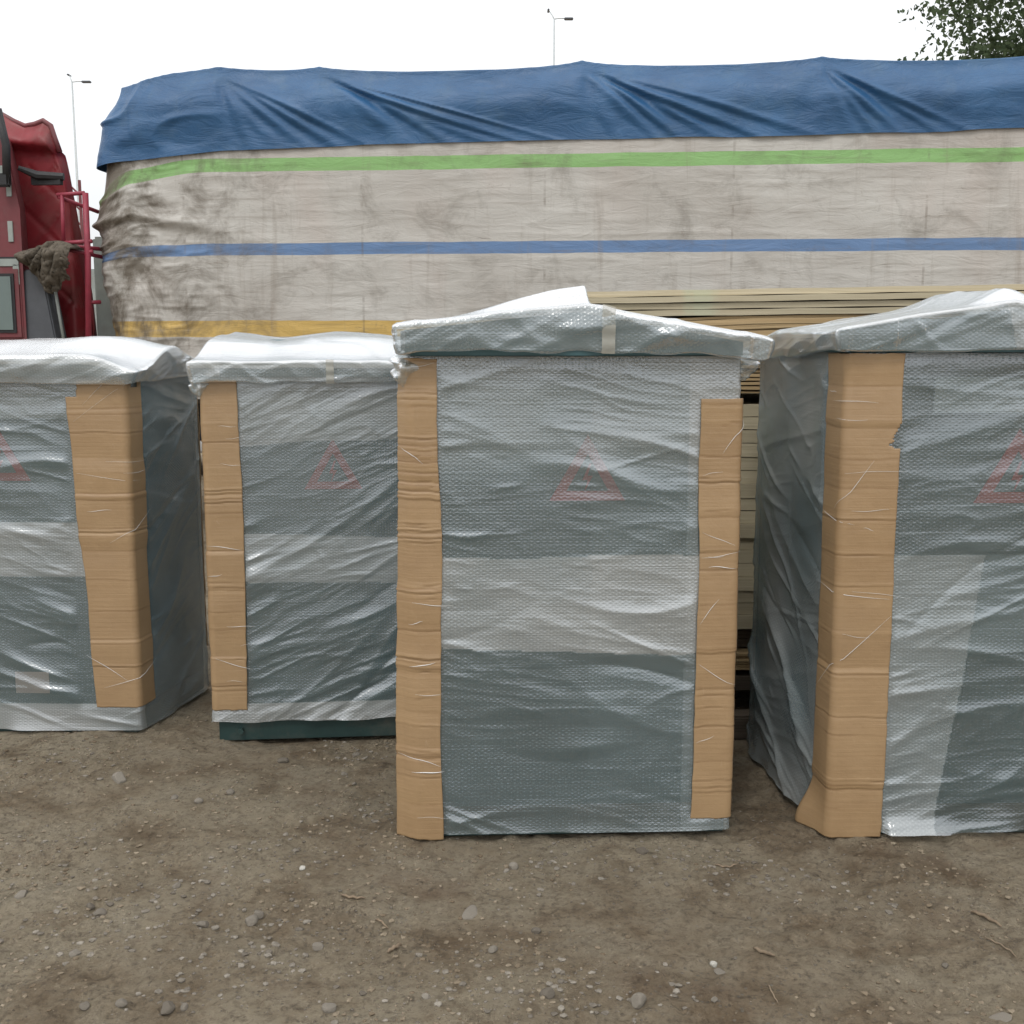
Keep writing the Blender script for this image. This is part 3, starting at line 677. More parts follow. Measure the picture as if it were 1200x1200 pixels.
for i in range(2):
    board(z, .030, M_W4, 'two dark old boards under the stack', 'dark bottom boards', name='timber_board'); z += .032
z = .205
for i in range(6):
    board(z, .010, M_W2, 'thin tan sheets bundled low in the stack', 'thin tan sheets low in the stack'); z += .0125
z += .01
for i in range(2):
    board(z, .034, M_W4, 'two dark boards above the low bundle', 'dark boards low in the stack', name='timber_board', y=SY+.06); z += .038
z = .385
while z < 1.34:
    th = RND.uniform(.048, .060); board(z, th, M_W3, 'thick greyed boards seen through the right gap', 'thick greyed boards in the stack', name='timber_board', y=SY+RND.uniform(0, .012)); z += th+.003
z = 1.385
while z < 1.515:
    th = RND.uniform(.009, .015); board(z, th, M_W2, 'tan plywood sheets above the thick greyed boards', 'thin tan plywood sheets in the stack', arch=.004, rise=RND.uniform(-.004, .006)); z += th+.006
z = 1.535
for i in range(13):
    th = RND.uniform(.008, .012); board(z, th, M_W2, 'bowed thin sheets under the four thick cream boards', 'bowed thin sheets in the stack', arch=.055-.02*i/12, rise=.0, x1=SX1); z += th+.0025-.0012
z0t = 1.700
for i in range(4):
    th = .0235; board(z0t+i*.0265, th, M_W1, ['lowest', 'second', 'third', 'topmost'][i] + (' of the four thick cream boards lying on top of the stack'), None, rise=.042+.003*i, name='timber_board', y=SY-.02+.012*(i % 2))
# low timber in the gap between the centre and right cabinets
o = box('timber_beam', (0, 0, .05), (1.3, .10, .10), M_W4, None, bevel=.008); o.location = (1.15, 4.56, gh(1.15, 4.56)-.01)
setp(o, 'short dark timber beam lying on the dirt in the gap left of the right cabinet', 'beam')

# ------------------------------------------------------------------ loaded truck with its two tarpaulins
TR = math.atan(-.09); TO = (0, 9.0, 0)
truck = empty('loaded_truck', TO, TR, label='long flatbed truck with red cab at the left, parked behind the cabinets', cat='truck')
XL, XR, YB = -3.32, 7.6, 2.45
tp = Perim([(XL, 0), (XR, 0), (XR, YB), (XL, YB)], .22, 0)
HOOPS = [-2.27, -1.48, .52, 2.28, 4.0, 5.6]
def edge_z(xx):
    z = 3.62 + 0*xx
    for i, hx in enumerate(HOOPS):
        A = [.05, .03, .04, .03, .035, .03][i]
        z = z + A*np.exp(-np.abs(xx-hx)/ (.14 if i != 0 else .30))*.9 + .02*np.exp(-((xx-hx)/.5)**2)
    z = z - .05*sstep(-2.6, -3.05, xx)
    return z
def tarp_surface(S, h, fold, zlift=0.0):
    """h: height along the side (m); returns positions in truck space"""
    x, y, nx, ny = tp.at(S); xx = x.copy()
    left = sstep(XL+.55, XL, x)
    top = edge_z(x); hs = np.minimum(h, top)
    inset = .10*sstep(top-.35, top, h)**2 + np.maximum(0, h-top)       # shoulder, then onto the roof
    inset = inset + left*.20*sstep(2.8, 3.65, h) + left*.08*sstep(2.3, 1.6, h)*.8
    k = np.clip(inset, 0, YB/2-.02)
    zz = hs + .05*sstep(0, 1.1, h-top)
    r = fold - k
    return np.stack([x+nx*r, y+ny*r, zz + zlift], -1)
def tarp_folds_blue(X, Z):
    H = np.zeros_like(X); R = np.random.RandomState(5)
    sets = {-2.27: [.18, .35, .58, .85, 1.1], -1.48: [.25, .5, .9, 1.25, 1.55, 1.9], .52: [.15, .45, .7, .95, 1.3, 1.7], 2.28: [-.2, .1, .35, .55, .8, 1.1], 4.0: [.3, .6, .9], 5.6: [.3, .8]}
    for hx, ks in sets.items():
        for k in ks:
            zt = 3.64-R.uniform(0, .05); zb = 3.05; t = np.clip((zt-Z)/(zt-zb), 0, 1.2)
            xc = hx + k*t**R.uniform(.85, 1.25); w = (.034+.055*t)*R.uniform(.6, 1.4); d = (X-xc)/w
            L = R.uniform(.6, 1.2)
            H += -R.uniform(.012, .034)*np.exp(-d*d)*sstep(.0, .32, t)*sstep(L+.2, L-.1, t) + .016*np.exp(-((d-1.6)/.9)**2)*sstep(.05, .5, t)
    H += .05*(fbm(X*1.5, Z*3, 12, 3)-.5) + .012*np.maximum(0, ridge(X*2.2-Z*1.2, Z*3+X, 13)-.6)
    return H
# striped sheet
S = np.concatenate([np.linspace(-YB-.0, 0, 190, endpoint=False), np.linspace(0, 8.2, 640), np.linspace(8.3, tp.c[2], 40)])
hh = np.concatenate([np.arange(1.15, 3.25, .0125)])
SS, ZZ = np.meshgrid(S, hh); tx, ty, _, _ = tp.at(SS)
lf = sstep(XL+1.5, XL+.2, tx)
F = .016*(fbm(SS*1.1, ZZ*4, 14, 3)-.5) + .006*np.maximum(0, ridge(SS*1.6, ZZ*11, 15)-.55) + .010*np.exp(-((np.mod(SS, 1.15)-.6)/.05)**2)*vn(SS, ZZ*2, 3)
F += lf*(.052*(fbm(SS*2.0, ZZ*4.2-SS*.6, 16, 4)-.5) + .05*np.maximum(0, ridge(SS*1.3, ZZ*3.6+SS*.9, 17)-.6)*.8 + .03*np.maximum(0, ridge(SS*5, ZZ*12, 18)-.55))
F += lf*.06*np.exp(-((ZZ-(2.62-.25*(tx+2.9)))/.05)**2)*sstep(-2.0, -2.6, tx)
F *= sstep(3.12, 2.92, ZZ)*.85+.15
P = tarp_surface(SS, ZZ, F); P[..., 2] -= lf*(.08*sstep(XL+1.1, XL+.2, tx)+.16*sstep(XL+.35, XL, tx))*sstep(2.0, 2.9, ZZ)*sstep(3.25, 3.02, ZZ)
P[..., 2] += lf*.02*(fbm(SS*3, ZZ*3, 19, 2)-.5)
st = grid('striped_tarpaulin', P, M_STRIPE, None, np.stack([SS, ZZ], -1), attrs={'grime': sstep(XL+1.9, XL+.1, tx)})
st.location = TO; st.rotation_euler = (0, 0, TR)
setp(st, 'dirty pale woven tarpaulin with green, blue and yellow stripes round the truck load', 'tarpaulin')
# blue sheet
hh = np.concatenate([np.arange(2.98, 3.72, .0125), np.linspace(3.74, 4.95, 24)])
SS, ZZ = np.meshgrid(S, hh); tx, ty, _, _ = tp.at(SS)
hem = 3.085+.028*np.sin(tx*.9+.4)*0 + .010*tx - .075*sstep(-1.9, -3.1, tx) - .03*sstep(XL+.3, XL, tx) + .018*(vn(SS*2.2, SS*0, 8)-.5)
hv = hem + (ZZ-2.98)*(3.72-hem)/(3.72-2.98); hv = np.where(ZZ > 3.72, ZZ, hv)
onside = sstep(3.75, 3.5, hv)
F = .020 + .034*sstep(hem+.02, hem+.3, hv) + .95*tarp_folds_blue(tx, hv)*onside*(.45+.55*sstep(hem, hem+.2, hv))*np.where(SS > -.1, 1, .3) + np.where(SS < .3, .05*(fbm(SS*2, hv*4, 22, 3)-.5), 0)*onside
F += lf[0][None]*.06*np.maximum(0, ridge(SS*2.2-hv*1.5, hv*5, 23)-.55)*onside*sstep(-1.7, -2.3, tx)
F = np.maximum(F, .012)
P = tarp_surface(SS, hv, F, .004)
bt = grid('blue_tarpaulin', P, M_BLUE, None, np.stack([SS, hv], -1)); bt.location = TO; bt.rotation_euler = (0, 0, TR)
setp(bt, 'creased blue tarpaulin draped over the top of the truck load', 'tarpaulin')
# flatbed under the load
box('deck', ((XL+XR)/2, YB/2, 1.16), (XR-XL-.1, YB-.12, .10), M_W4, truck); box('chassis_rail', ((XL+XR)/2-1, .85, .93), (XR-XL+1.6, .09, .24), M_DARK, truck); box('chassis_rail', ((XL+XR)/2-1, 1.6, .93), (XR-XL+1.6, .09, .24), M_DARK, truck)
def wheel(x, y, sgn):
    bm = bmesh.new(); prof = [(.30, .0), (.33, .02), (.46, .01), (.50, .05), (.50, .23), (.46, .27), (.30, .27)]
    seg = 28; rings = [[bm.verts.new((x+r*math.cos(2*PI*k/seg), y+sgn*w, .5+r*math.sin(2*PI*k/seg))) for k in range(seg)] for r, w in prof]
    for i in range(len(rings)-1):
        for k in range(seg): bm.faces.new((rings[i][k], rings[i][(k+1) % seg], rings[i+1][(k+1) % seg], rings[i+1][k]))
    o = finish('wheel', bm, M_DARK, truck, smooth=True)
    bm = bmesh.new(); prof = [(.302, .03), (.27, .08), (.14, .10), (.12, .02), (.02, .02)]
    rings = [[bm.verts.new((x+r*math.cos(2*PI*k/seg), y+sgn*w, .5+r*math.sin(2*PI*k/seg))) for k in range(seg)] for r, w in prof]
    for i in range(len(rings)-1):
        for k in range(seg): bm.faces.new((rings[i][k], rings[i][(k+1) % seg], rings[i+1][(k+1) % seg], rings[i+1][k]))
    finish('rim', bm, M_GREYP, o, smooth=True)
for x in (1.6, 2.9, 4.2, 5.5, -6.6, -4.4):
    wheel(x, .05, 1); wheel(x, YB-.05, -1)
# cab: sleeper body at the left, only its rear end is in the picture
CY = -.05
def P2(px, py, d=9.35):                       # photo pixel -> truck space x, z on the near side
    z = zat(py, d); x = xat(px, d, z); return x, z
body = bmesh.new()
xa, _ = P2(28, 250)
prof = [(xa, 1.0), (xa-.02, P2(20, 245)[1]), (xa-.10, P2(0, 163)[1]+.05), (xa-1.9, 3.2), (xa-2.3, 2.4), (xa-2.45, 1.0)]
bm_prism(body, prof, CY, CY+2.35)
for v in body.verts:
    if v.co.y > CY+1 and v.co.x > xa-.5: v.co.x -= .9
cab = finish('cab_body', body, M_PINK, truck, bevel=.03)
# seam, reflectors, window
box('panel_seam', (xa-.6, CY-.004, P2(10, 303)[1]), (1.2, .012, .02), M_DARK, truck)
for (px, py, w, h) in ((3, 202, .07, .09), (12, 222, .04, .12), (14, 272, .04, .16), (12, 308, .16, .06), (21, 322, .05, .16)):
    x, z = P2(px, py); box('reflector', (x, CY-.006, z), (w, .012, h), M_GREYL, truck, bevel=.002)
x1, z1 = P2(25, 314); x0, z0 = P2(-70, 397)
wf = box('window', ((x0+x1)/2, CY-.002, (z0+z1)/2), (x1-x0, .03, z1-z0), M_PINK, truck, bevel=.012)
bm = bmesh.new(); bm_box(bm, ((x0+x1)/2, CY-.012, (z0+z1)/2), (x1-x0-.07, .03, z1-z0-.07)); g = finish('rubber_seal', bm, M_DARK, wf, bevel=.012)
bm = bmesh.new(); bm_box(bm, ((x0+x1)/2, CY-.02, (z0+z1)/2), (x1-x0-.12, .03, z1-z0-.12)); finish('pane', bm, M_GLASSD, wf, bevel=.01)
# doors/wheel arches outside the frame kept simple
box('cab_door', (xa-1.7, CY-.004, 1.75), (.8, .03, 1.3), M_PINK, truck, bevel=.02)
box('bumper', (xa-2.4, CY+1.17, .75), (.3, 2.4, .4), M_GREYP, truck, bevel=.04)
# rear fairing: sculpted red panel behind the cab
top_px = [(-60, 108), (0, 131), (18, 141), (32, 147), (44, 145), (54, 141), (63, 147), (68, 162), (74, 178), (80, 205), (86, 240), (92, 285), (97, 330), (101, 372), (105, 420)]
ft = [(q_[0]-.055, q_[1]) for q_ in (P2(px, py, 9.68) for px, py in top_px)]; ztb = 1.0
xs = np.linspace(ft[0][0], ft[-1][0], 110)
n = 90; V = np.linspace(0, 1, n)
fxs = np.array([p[0] for p in ft]); fzs = np.array([p[1] for p in ft]); ztop_ = np.interp(xs, fxs, fzs)
XX, VV = np.meshgrid(xs, V); ZZf = ztb+(np.tile(ztop_, (n, 1))-ztb)*VV
zr = P2(60, 173)[1]
dep = .30 + .06*np.sin((XX-XX.min())*1.2) - .09*sstep(zr-.02-(XX+3.6)*.1, zr+.03-(XX+3.6)*.1, ZZf)*1.0 + .10*sstep(.93, 1.0, VV) + .006*(fbm(XX*3, ZZf*3, 71, 2)-.5)
# quilted diagonal grooves
g1 = np.abs(np.mod((XX+ZZf)*2.6, 1)-.5); g2 = np.abs(np.mod((XX*1.1-ZZf)*2.6, 1)-.5)
dep += .012*(np.exp(-(g1/.05)**2)+np.exp(-(g2/.05)**2))*(ZZf < zr-.1)
edge = sstep(xs[-1]-.10, xs[-1], XX); dep += .15*edge**2
P = np.stack([XX, CY+dep, ZZf], -1); fo = grid('rear_fairing', P, M_RED, truck); md = fo.modifiers.new('t', 'SOLIDIFY'); md.thickness = .04; md.offset = -1
# roof lip
pts = [(x, CY+.36, z-.008) for x, z in ft[:9]]; tube('fairing_lip', pts, .022, M_PINK, truck)
x, z = P2(10, 140); x2, z2 = P2(16, 210)
bm = bmesh.new(); bm_tube(bm, [(x-.02, CY-.1, z+.05), (x+.03, CY-.1, (z+z2)/2), (x2, CY-.09, z2-.05)], .032, 8); finish('mirror_arm', bm, M_DARK, truck, smooth=True)
x, z = P2(12, 214); box('arm_bracket', (x, CY-.09, z), (.11, .07, .10), M_DARK, truck, bevel=.012)
x, z = P2(20, 200); x2, z2 = P2(68, 206)
bm = bmesh.new(); bm_tube(bm, [(x, CY+.04, z+.02), (x+.12, CY+.10, z-.03), (x2, CY+.14, z2)], [.018, .035, .03], 8); bm_box(bm, ((x+x2)/2+.02, CY+.14, z-.07), (.24, .05, .06)); finish('grab_handle', bm, M_DARK, truck)
# air intake box, rod
x0, z0 = P2(27, 420); x1, z1 = P2(50, 317)
bm = bmesh.new(); bm_prism(bm, [(x0+.05, z0-.3), (x1+.15, z0-.3), (x1, z1), (x1-.02, z1+.01), (x0-.0, z1)], CY+.02, CY+.22); finish('air_intake', bm, M_GREYP, truck, bevel=.02)
x, z = P2(55, 330); x2, z2 = P2(62, 420)
tube('intake_pipe', [(x-.01, CY+.12, z), (x2-.02, CY+.1, z2)], .035, M_GREYP, truck); x, z = P2(61, 335); x2, z2 = P2(76, 410)
tube('support_rod', [(x, CY+.05, z+.1), (x2, CY+.05, z2)], .012, M_GREYL, truck)
x, z = P2(98, 355); box('tool_locker', (x+.02, CY+.7, z-.2), (.22, .5, 1.5), M_GREYL, truck, bevel=.02)
# ladder rack of red pipe behind the cab
def px3(px, py, dy=0.): x, z = P2(px, py); return (x, CY+dy, z)
tube('rack_post', [px3(104, 228), px3(107, 300), px3(108, 430)], .024, M_RACK, truck)
for (a, b) in ((((70, 230), 0), ((103, 228), 0)), (((71, 232), 0), ((103, 246), .25)), (((71, 286), 0), ((112, 284), 0)), (((72, 288), .02), ((112, 291), .2)), (((76, 292), 0), ((113, 301), .3)), (((106, 355), 0), ((115, 354), .1)), (((76, 230), 0), ((78, 286), 0)), (((104, 297), 0), ((113, 296), 0))):
    tube('rack_rail', [px3(a[0][0], a[0][1], a[1]), px3(b[0][0], b[0][1], b[1])], .016, M_RACK, truck, 8)
# exhaust, tanks under the deck
tube('air_tank', [(-4.0, .35, .78), (-3.2, .35, .78)], .16, M_ALUHAZE, truck, 20)
# rag stuffed on the intake
rb = np.random.RandomState(3); n, m = 70, 60
U, V = np.meshgrid(np.linspace(0, 1, m), np.linspace(0, 1, n))
pxr = 33+62*U - 8*V*U + 4*(vn(U*5, V*4, 81)-.5); low = 322+28*np.exp(-((U-.62)/.25)**2)-16*sstep(.35, 0, U)+6*vn(U*9, U*0, 82)
pyr = 294+8*np.sin(U*5+1)*.6 - 3*np.sin(PI*U)*2 + (low-294)*V
d_ = 9.35; zr_ = CAM_H - d_*np.tan(math.radians(PITCH)+np.arctan((pyr-600)/FPX)); xr_ = (pxr-600)/FPX*(d_*math.cos(math.radians(PITCH))+(CAM_H-zr_)*math.sin(math.radians(PITCH)))
yr = CY-.03 - .09*np.sin(PI*np.clip(V*1.1, 0, 1)) - .06*ridge(U*7+V*2, V*2, 83) - .03*ridge(U*19, V*8, 84) + .2*(V < .02) + .05*V
rag = grid('rag', np.stack([xr_, yr, zr_], -1), M_RAG, None); md = rag.modifiers.new('t', 'SOLIDIFY'); md.thickness = .015
rag.location = TO; rag.rotation_euler = (0, 0, TR); setp(rag, 'crumpled grey-brown rag stuffed behind the red truck cab', 'rag')

# ------------------------------------------------------------------ far things: red car, lorry, crane post, street lamps, tree
car = empty('parked_car', (xat(236, 14.6, .6), 14.6, 0), 0, label='red car seen under the truck through the gap between the left cabinets', cat='car')
bm = bmesh.new(); bm_prism(bm, [(-1.2, .32), (2.6, .32), (2.65, .7), (2.4, .95), (1.9, 1.0), (1.3, 1.42), (-.1, 1.45), (-.8, 1.0), (-1.25, .9)], -.85, .85); finish('body', bm, M_RACK, car, bevel=.06)
bm = bmesh.new(); bm_prism(bm, [(1.75, 1.0), (1.28, 1.36), (-.05, 1.38), (-.6, 1.0)], -.862, .862); finish('side_window', bm, M_GLASSD, car)
box('bumper', (-.3, -.86, .36), (1.7, .06, .14), M_WHITE, car, bevel=.02); box('sill', (.6, -.865, .52), (3.0, .03, .16), M_DARK, car)
for x in (-.75, 1.8):
    for y in (-.88, .68):
        bm = bmesh.new(); bm_tube(bm, [(x, y, .31), (x, y+.2, .31)], .31, 24); w = finish('wheel', bm, M_DARK, car)
        bm = bmesh.new(); bm_tube(bm, [(x, y-.01, .31), (x, y+.01, .31)], .17, 16); finish('rim', bm, M_ALUHAZE, w)
mast = empty('lattice_mast', (xat(93, 24, 3), 24, 0), 0, label='thin pinkish red lattice post rising behind the red truck cab', cat='mast')
zt = zat(211, 24)
for dx in (-.10, .10):
    box('upright', (dx, 0, zt/2), (.05, .05, zt), M_PINK, mast, bevel=.004)
for i in range(14):
    bm = bmesh.new(); bm_tube(bm, [(-.10, 0, zt-.1-i*.3), (.10, 0, zt-.3-i*.3)], .02, 5); finish('brace', bm, M_PINK, mast)
lorry = empty('distant_lorry', (xat(104, 19, 2), 19, 0), 0, label='grey green lorry body just visible between red cab and tarpaulin', cat='lorry')
box('cargo_box', (-.2, .0, 1.75), (1.6, 2.2, 1.9), M_GREYL, lorry, bevel=.03); box('cab', (1.25, 0, 1.5), (1.2, 2.0, 1.7), M_GREYP, lorry, bevel=.1)
for x in (-.6, 1.3):
    bm = bmesh.new(); bm_tube(bm, [(x, -1.1, .42), (x, -.8, .42)], .42, 20); finish('wheel', bm, M_DARK, lorry)

def street_lamp(px, d, ptop, lab, flip=1):
    zt = zat(ptop, d); X = xat(px, d, zt); r = empty('street_lamp', (X, d, 0), 0, label=lab, cat='street lamp', group='street lamps behind the truck')
    bm = bmesh.new(); bm_tube(bm, [(0, 0, 0), (0, 0, zt-.2)], [.085, .022 if d < 40 else .03], 10); finish('pole', bm, M_ALUHAZE, r, smooth=True)
    k = d/35
    tube('arm', [(0, 0, zt-.22), (.12*k, 0, zt-.20), (.32*k, 0, zt-.2)], .016*k, M_ALUHAZE, r, 6)
    tube('arm', [(0, 0, zt-.22), (-.06*k, .1, zt-.08), (-.13*k, .25, zt+.06)], .018*k, M_ALUHAZE, r, 6)
    bm = bmesh.new(); bm_box(bm, (.42*k, 0, zt-.215), (.26*k, .16, .055*k)); finish('lamp_head', bm, M_GREYP, r, bevel=.015)
    bm = bmesh.new(); bm_box(bm, (-.16*k, .3, zt+.09), (.06*k, .3, .05)); finish('lamp_head', bm, M_GREYP, r, bevel=.012)
street_lamp(649.5, 35, 13, 'two-armed street lamp rising behind the middle of the blue tarpaulin')
street_lamp(84, 45, 89, 'two-armed street lamp standing between the red cab and the blue tarpaulin')

def m_leaf():
    t = NT('tree_leaves'); at = t.n('ShaderNodeAttribute', attribute_name='tone').outputs['Fac']
    c = t.mix(at, (.07, .10, .06), (.13, .17, .095))
    d = t.n('ShaderNodeBsdfDiffuse'); t.l(c, d.inputs[0]); tr = t.n('ShaderNodeBsdfTranslucent'); t.l(c, tr.inputs[0])
    m = t.n('ShaderNodeMixShader'); m.inputs[0].default_value = .3; t.l(d.outputs[0], m.inputs[1]); t.l(tr.outputs[0], m.inputs[2]); return t.done(m.outputs[0])
M_LEAF = m_leaf()
TD = 21.0; tz = zat(0, TD); tcx = xat(1280, TD, tz)
tree = empty('broadleaf_tree', (tcx, TD, 0), 0, label='leafy green tree rising above the blue tarpaulin at the top right', cat='tree')
tube('trunk', [(0, 0, 0), (.06, .05, 2), (-.05, 0, 4.2), (.1, .1, 6.0)], [.24, .19, .15, .09], M_BARK, tree, 12)
R = np.random.RandomState(11); tips = []
bm = bmesh.new()
for i in range(26):
    a = R.uniform(0, 2*PI); h = R.uniform(3.6, 6.4); L = R.uniform(1.6, 2.6); el = R.uniform(.1, .9)
    p0 = Vector((0, 0, h)); d = Vector((math.cos(a)*math.cos(el), math.sin(a)*math.cos(el), math.sin(el)))
    p1 = p0+d*L*.5+Vector((0, 0, .1)); p2 = p0+d*L+Vector((0, 0, -.1)); bm_tube(bm, [p0, p1, p2], [.05, .03, .012], 6); tips += [p1, p2]
    for j in range(3):
        dd = (d+Vector(R.normal(0, .5, 3))).normalized(); q = p1.lerp(p2, R.uniform(0, 1)); q2 = q+dd*R.uniform(.4, .9); bm_tube(bm, [q, q2], [.014, .006], 4); tips += [q2, q2]
finish('limb', bm, M_BARK, tree, smooth=True)
cl = []
while len(cl) < 800:
    p = R.uniform(-1, 1, 3)
    if np.linalg.norm(p) < 1 and np.linalg.norm(p) > .25: cl.append(p*np.array([2.75, 2.5, 2.45])+np.array([0, 0, tz+.35]))
cl = cl + [np.array(t_) for t_ in tips]
verts = []; tone = []
for c in cl:
    rr = R.uniform(.10, .24); tn = R.uniform(0, 1)
    for k in range(R.randint(10, 34)):
        p = c + R.normal(0, 1, 3)*rr*np.array([1, 1, .8]); s = R.uniform(.045, .085)
        a = R.normal(0, 1, 3); a /= np.linalg.norm(a); b = np.cross(a, R.normal(0, 1, 3)); b /= np.linalg.norm(b)
        verts += [p-a*s, p+b*s*.55, p+a*s, p-b*s*.55]; tone += [min(1, max(0, tn*.7+R.uniform(0, .3)))]*4
# sprigs reaching left above the tarpaulin
for (px, py) in ((1056, 14), (1062, 16), (1071, 8), (1080, 5), (1084, 8), (1091, 10), (1080, 14), (1076, 12), (1085, 52), (1090, 50), (1081, 59), (1077, 62), (1060, 70), (1053, 74), (1074, 71), (1068, 22), (1059, 25), (1091, 43), (1095, 28), (1081, 19)):
    z = zat(py, TD); c = np.array([xat(px, TD, z)-tcx, 0, z])
    for k in range(4):
        p = c+R.normal(0, .03, 3); s = R.uniform(.035, .06); a = R.normal(0, 1, 3); a /= np.linalg.norm(a); b = np.cross(a, R.normal(0, 1, 3)); b /= np.linalg.norm(b)
        verts += [p-a*s, p+b*s*.55, p+a*s, p-b*s*.55]; tone += [.3]*4
me = bpy.data.meshes.new('crown'); nf = len(verts)//4
me.from_pydata([tuple(v) for v in verts], [], [tuple(range(4*i, 4*i+4)) for i in range(nf)])
at = me.attributes.new('tone', 'FLOAT', 'POINT'); at.data.foreach_set('value', tone)
mesh_obj('crown', me, M_LEAF, tree)

# ------------------------------------------------------------------ stones, gravel, twigs
def rock_bm(seed, sub=2, flat=.6):
    r = random.Random(seed); bm = bmesh.new(); bmesh.ops.create_icosphere(bm, subdivisions=sub, radius=1)
    pl = [(Vector((r.gauss(0, 1), r.gauss(0, 1), r.gauss(0, 1))).normalized(), r.uniform(.55, .9)) for _ in range(9)]
    for v in bm.verts:
        for n_, d_ in pl:
            e = v.co.dot(n_)-d_
            if e > 0: v.co -= n_*e*.9
        v.co *= 1+r.uniform(-.03, .03)
        v.co.z *= flat
    return bm
def rock_mesh(seed, mat, sub=2, flat=.6):
    bm = rock_bm(seed, sub, flat); me = bpy.data.meshes.new('stone'); bm.to_mesh(me); bm.free(); me.materials.append(mat)
    me.polygons.foreach_set('use_smooth', [False]*len(me.polygons)); return me
def stone(px, py, wpx, lab, mat=M_STONE, seed=None, flat=.6, group=None, rz=None):
    x, y = ground_at(px, py); s = wpx/FPX*math.hypot(y, 1.6)/2
    o = bpy.data.objects.new('stone', rock_mesh(seed or int(px*7+py), mat, 3 if wpx > 14 else 2, flat)); COL.objects.link(o)
    o.location = (x, y, gh(x, y)+s*flat*.30); o.scale = (s, s*.85, s); o.rotation_euler = (RND.uniform(-.2, .2), RND.uniform(-.2, .2), RND.uniform(0, 6) if rz is None else rz)
    return setp(o, lab, 'stone', group)
for a in [
    (196, 1186, 20, 'large angular grey stone near the lower left, beside a rounder one'), (216, 1185, 12, 'rounder grey stone touching the large angular stone at lower left'),
    (25, 1043, 19, 'flat pale grey stone lying near the left edge'), (270, 934, 12, 'small pale stone in front of the second cabinet from the left'),
    (205, 942, 11, 'grey stone with a pale top left of the stones before the green plinth'), (233, 945, 12, 'dull grey stone between two paler ones before the green plinth'),
    (106, 1064, 13, 'angular grey stone above a flatter one left of centre front'), (118, 1072, 17, 'flat brownish stone just below the angular one at left'),
    (207, 1042, 12, 'dark-shadowed lone stone in the left foreground'), (140, 919, 22, 'wide flat stone sunk in the dirt before the left cabinet'),
    (294, 1081, 19, 'pale stone in the middle of a pebble cluster in the left foreground'), (303, 1074, 15, 'tall grey stone behind the pale one in the pebble cluster'),
    (238, 1083, 17, 'low rounded stone left of the pebble cluster'), (252, 1084, 11, 'small dark stone beside the low rounded one'),
    (372, 1112, 16, 'brown-grey stone right of the cluster in the left foreground'), (88, 1119, 16, 'pale stone at the lower left above the large angular stone'),
    (602, 1018, 13, 'upright pointed grey stone in front of the centre cabinet', M_STONE, 5, 1.0), (752, 998, 16, 'pale stone close to the foot of the centre cabinet'),
    (748, 1180, 21, 'big blocky tan stone in the lower right foreground', M_STONE, 15, .85), (643, 1172, 22, 'round flat dark stone in a hollow at the bottom'),
    (551, 1069, 26, 'flat triangular pale stone embedded in front of the centre cabinet', M_STONE, 9, .25), (628, 1092, 13, 'small light stone right of the flat triangular one'),
    (837, 1127, 12, 'bright white pebble in the right foreground', M_STONEW), (355, 1021, 10, 'small bright white pebble left of the centre cabinet', M_STONEW),
    (403, 908, 10, 'pinkish pebble near the centre cabinet left foot'), (415, 921, 9, 'round brown pebble near the centre cabinet left foot'),
    (845, 1135, 17, 'flat pale chip just below the white pebble', M_STONE, 8, .2), (1172, 1196, 24, 'long thin pale sliver of stone at the bottom right', M_STONE, 4, .12),
    (332, 893, 14, 'tan stone just before the green plinth'), (417, 880, 12, 'pale stone right of the green plinth front'),
    (500, 1170, 12, 'tan stone left of the dark flat stone at the bottom'), (385, 1183, 20, 'grey flat stone at the bottom left of centre'),
    (1108, 1132, 10, 'small dark pebble in the right foreground'), (578, 1112, 14, 'pale crumb of stone in the centre foreground'),
    (143, 1183, 15, 'grey stone left of the large angular stone'), (100, 1185, 14, 'dark stone at the far lower left')]:
    stone(*a)
# gravel: uncountable, joined
R = np.random.RandomState(4); protos = []
for i in range(7):
    bm = rock_bm(100+i, 1, .6); protos.append((np.array([tuple(v.co) for v in bm.verts]), np.array([[v.index for v in f.verts] for f in bm.faces]))); bm.free()
clus = [ground_at(*p) for p in ((295, 1078), (110, 1070), (50, 1000), (130, 1095), (420, 955), (350, 1000), (640, 1010), (700, 1160), (560, 1150), (780, 1010), (230, 1040), (330, 1130), (420, 880), (90, 900), (860, 1020), (1000, 1050), (250, 1150), (620, 1185))]
vs, fs, tn, off = [], [], [], 0
def add_p(x, y, s):
    global off
    v, f = protos[R.randint(7)]; a = R.uniform(0, 6.28); ca, sa = math.cos(a), math.sin(a)
    w = v*np.array([s*R.uniform(.8, 1.5), s, s*R.uniform(.5, 1)]); w = np.stack([w[:, 0]*ca-w[:, 1]*sa+x, w[:, 0]*sa+w[:, 1]*ca+y, w[:, 2]+gh(x, y)+s*.15], -1)
    vs.append(w); fs.append(f+off); off += len(v); tn.append(np.full(len(v), R.rand()))
for i in range(8000):
    x = R.uniform(-2.5, 2.5); y = 2.35+3.2*R.rand()**1.2
    if vn(np.array([x*2.2]), np.array([y*2.2]), 91)[0] < R.uniform(.25, .75)+(.08 if x > 0 else -.12): continue
    add_p(x, y, .0012+.0045*R.rand()**3.2)
for (cx, cy) in clus:
    for i in range(90): add_p(cx+R.normal(0, .13), cy+R.normal(0, .09), .0018+.011*R.rand()**2.8)
me = bpy.data.meshes.new('gravel'); me.from_pydata(np.concatenate(vs).tolist(), [], np.concatenate(fs).tolist())
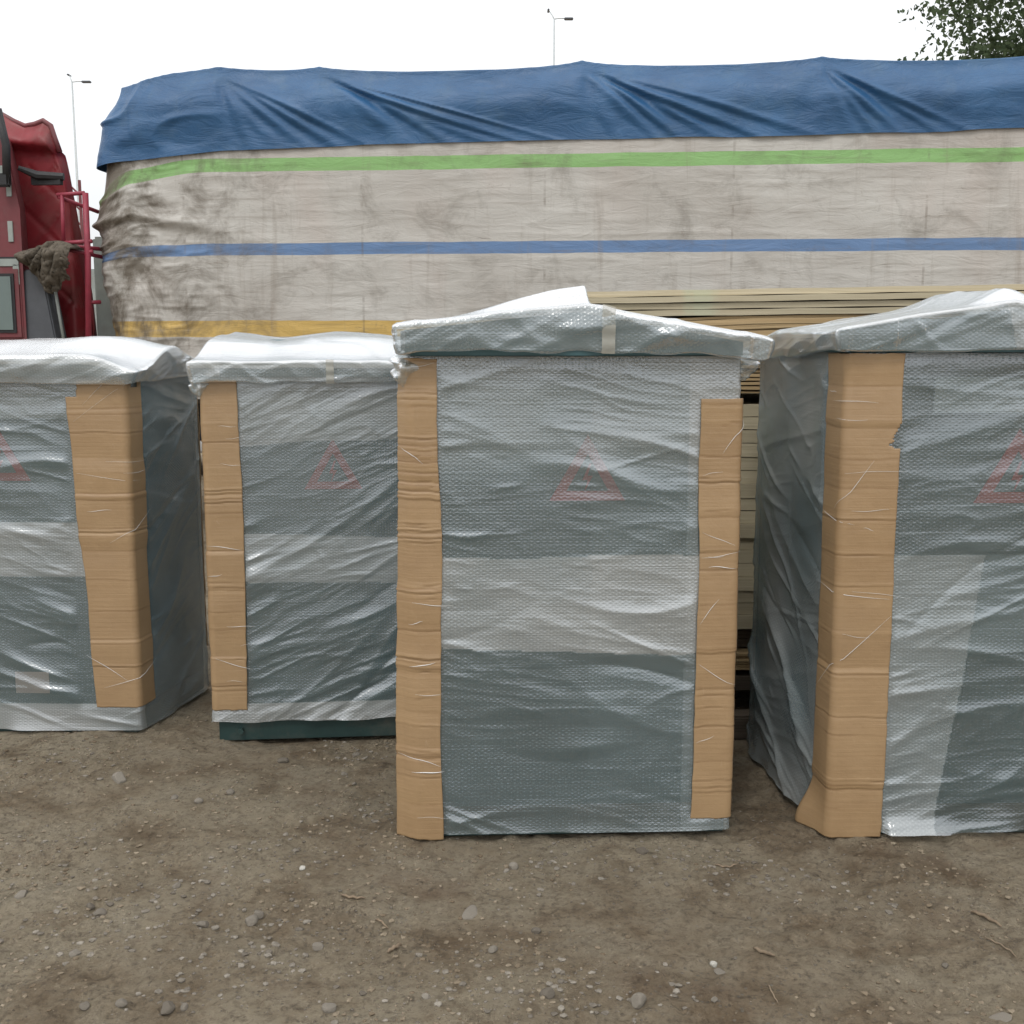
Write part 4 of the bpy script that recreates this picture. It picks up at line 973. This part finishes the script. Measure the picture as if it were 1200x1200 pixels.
at = me.attributes.new('tone', 'FLOAT', 'POINT'); at.data.foreach_set('value', np.concatenate(tn).astype(np.float32))
gr = mesh_obj('gravel', me, M_STONE); setp(gr, 'small loose stones and grit scattered over the dirt', 'gravel', kind='stuff')
# dirt crumbs in earth colour
vs, fs, tn, off = [], [], [], 0
for i in range(22000):
    x = R.uniform(-2.5, 2.5); y = 2.35+2.9*R.rand()**1.2
    if vn(np.array([x*3.2]), np.array([y*3.2]), 95)[0] < R.uniform(.34, .74): continue
    add_p(x, y, .0018+.009*R.rand()**4)
me = bpy.data.meshes.new('dirt_crumbs'); me.from_pydata(np.concatenate(vs).tolist(), [], np.concatenate(fs).tolist())
at = me.attributes.new('tone', 'FLOAT', 'POINT'); at.data.foreach_set('value', np.concatenate(tn).astype(np.float32))
cr = mesh_obj('dirt_crumbs', me, M_CRUMB); setp(cr, 'brown crumbs of earth lying loose on the ground', 'dirt', kind='stuff')
def twig(p0, p1, r, lab, kink=.01):
    a = ground_at(*p0); b = ground_at(*p1); pts = []
    for i in range(7):
        t = i/6; x = a[0]+(b[0]-a[0])*t; y = a[1]+(b[1]-a[1])*t+kink*.35*math.sin(i*.8+p0[0]); pts.append((x-a[0], y-a[1], gh(x, y)+r+.004*(i % 2)))
    o = tube('twig', pts, [r*.6, r, r*1.1, r, r*1.05, r*.8, r*.5], M_TWIG, None, 6); o.location = (a[0], a[1], 0); return setp(o, lab, 'twig')
twig((400, 1052), (428, 1055), .004, 'reddish brown twig in the dirt left of centre'); twig((883, 1111), (908, 1127), .005, 'pale twig lying aslant near the white pebble')
twig((1137, 1074), (1172, 1090), .005, 'long forked-looking twig at the right of the foreground', .02); twig((838, 1012), (864, 1013), .003, 'thin straight twig near the foot of the centre cabinet right corner')
twig((454, 1118), (470, 1106), .005, 'short light twig in the centre left foreground'); twig((1155, 1105), (1190, 1125), .0025, 'hair-thin grass stalk near the right edge')
twig((900, 1155), (912, 1178), .002, 'fine bent stalk in the right foreground'); twig((440, 1082), (455, 1088), .003, 'small pale splinter beside the short light twig')
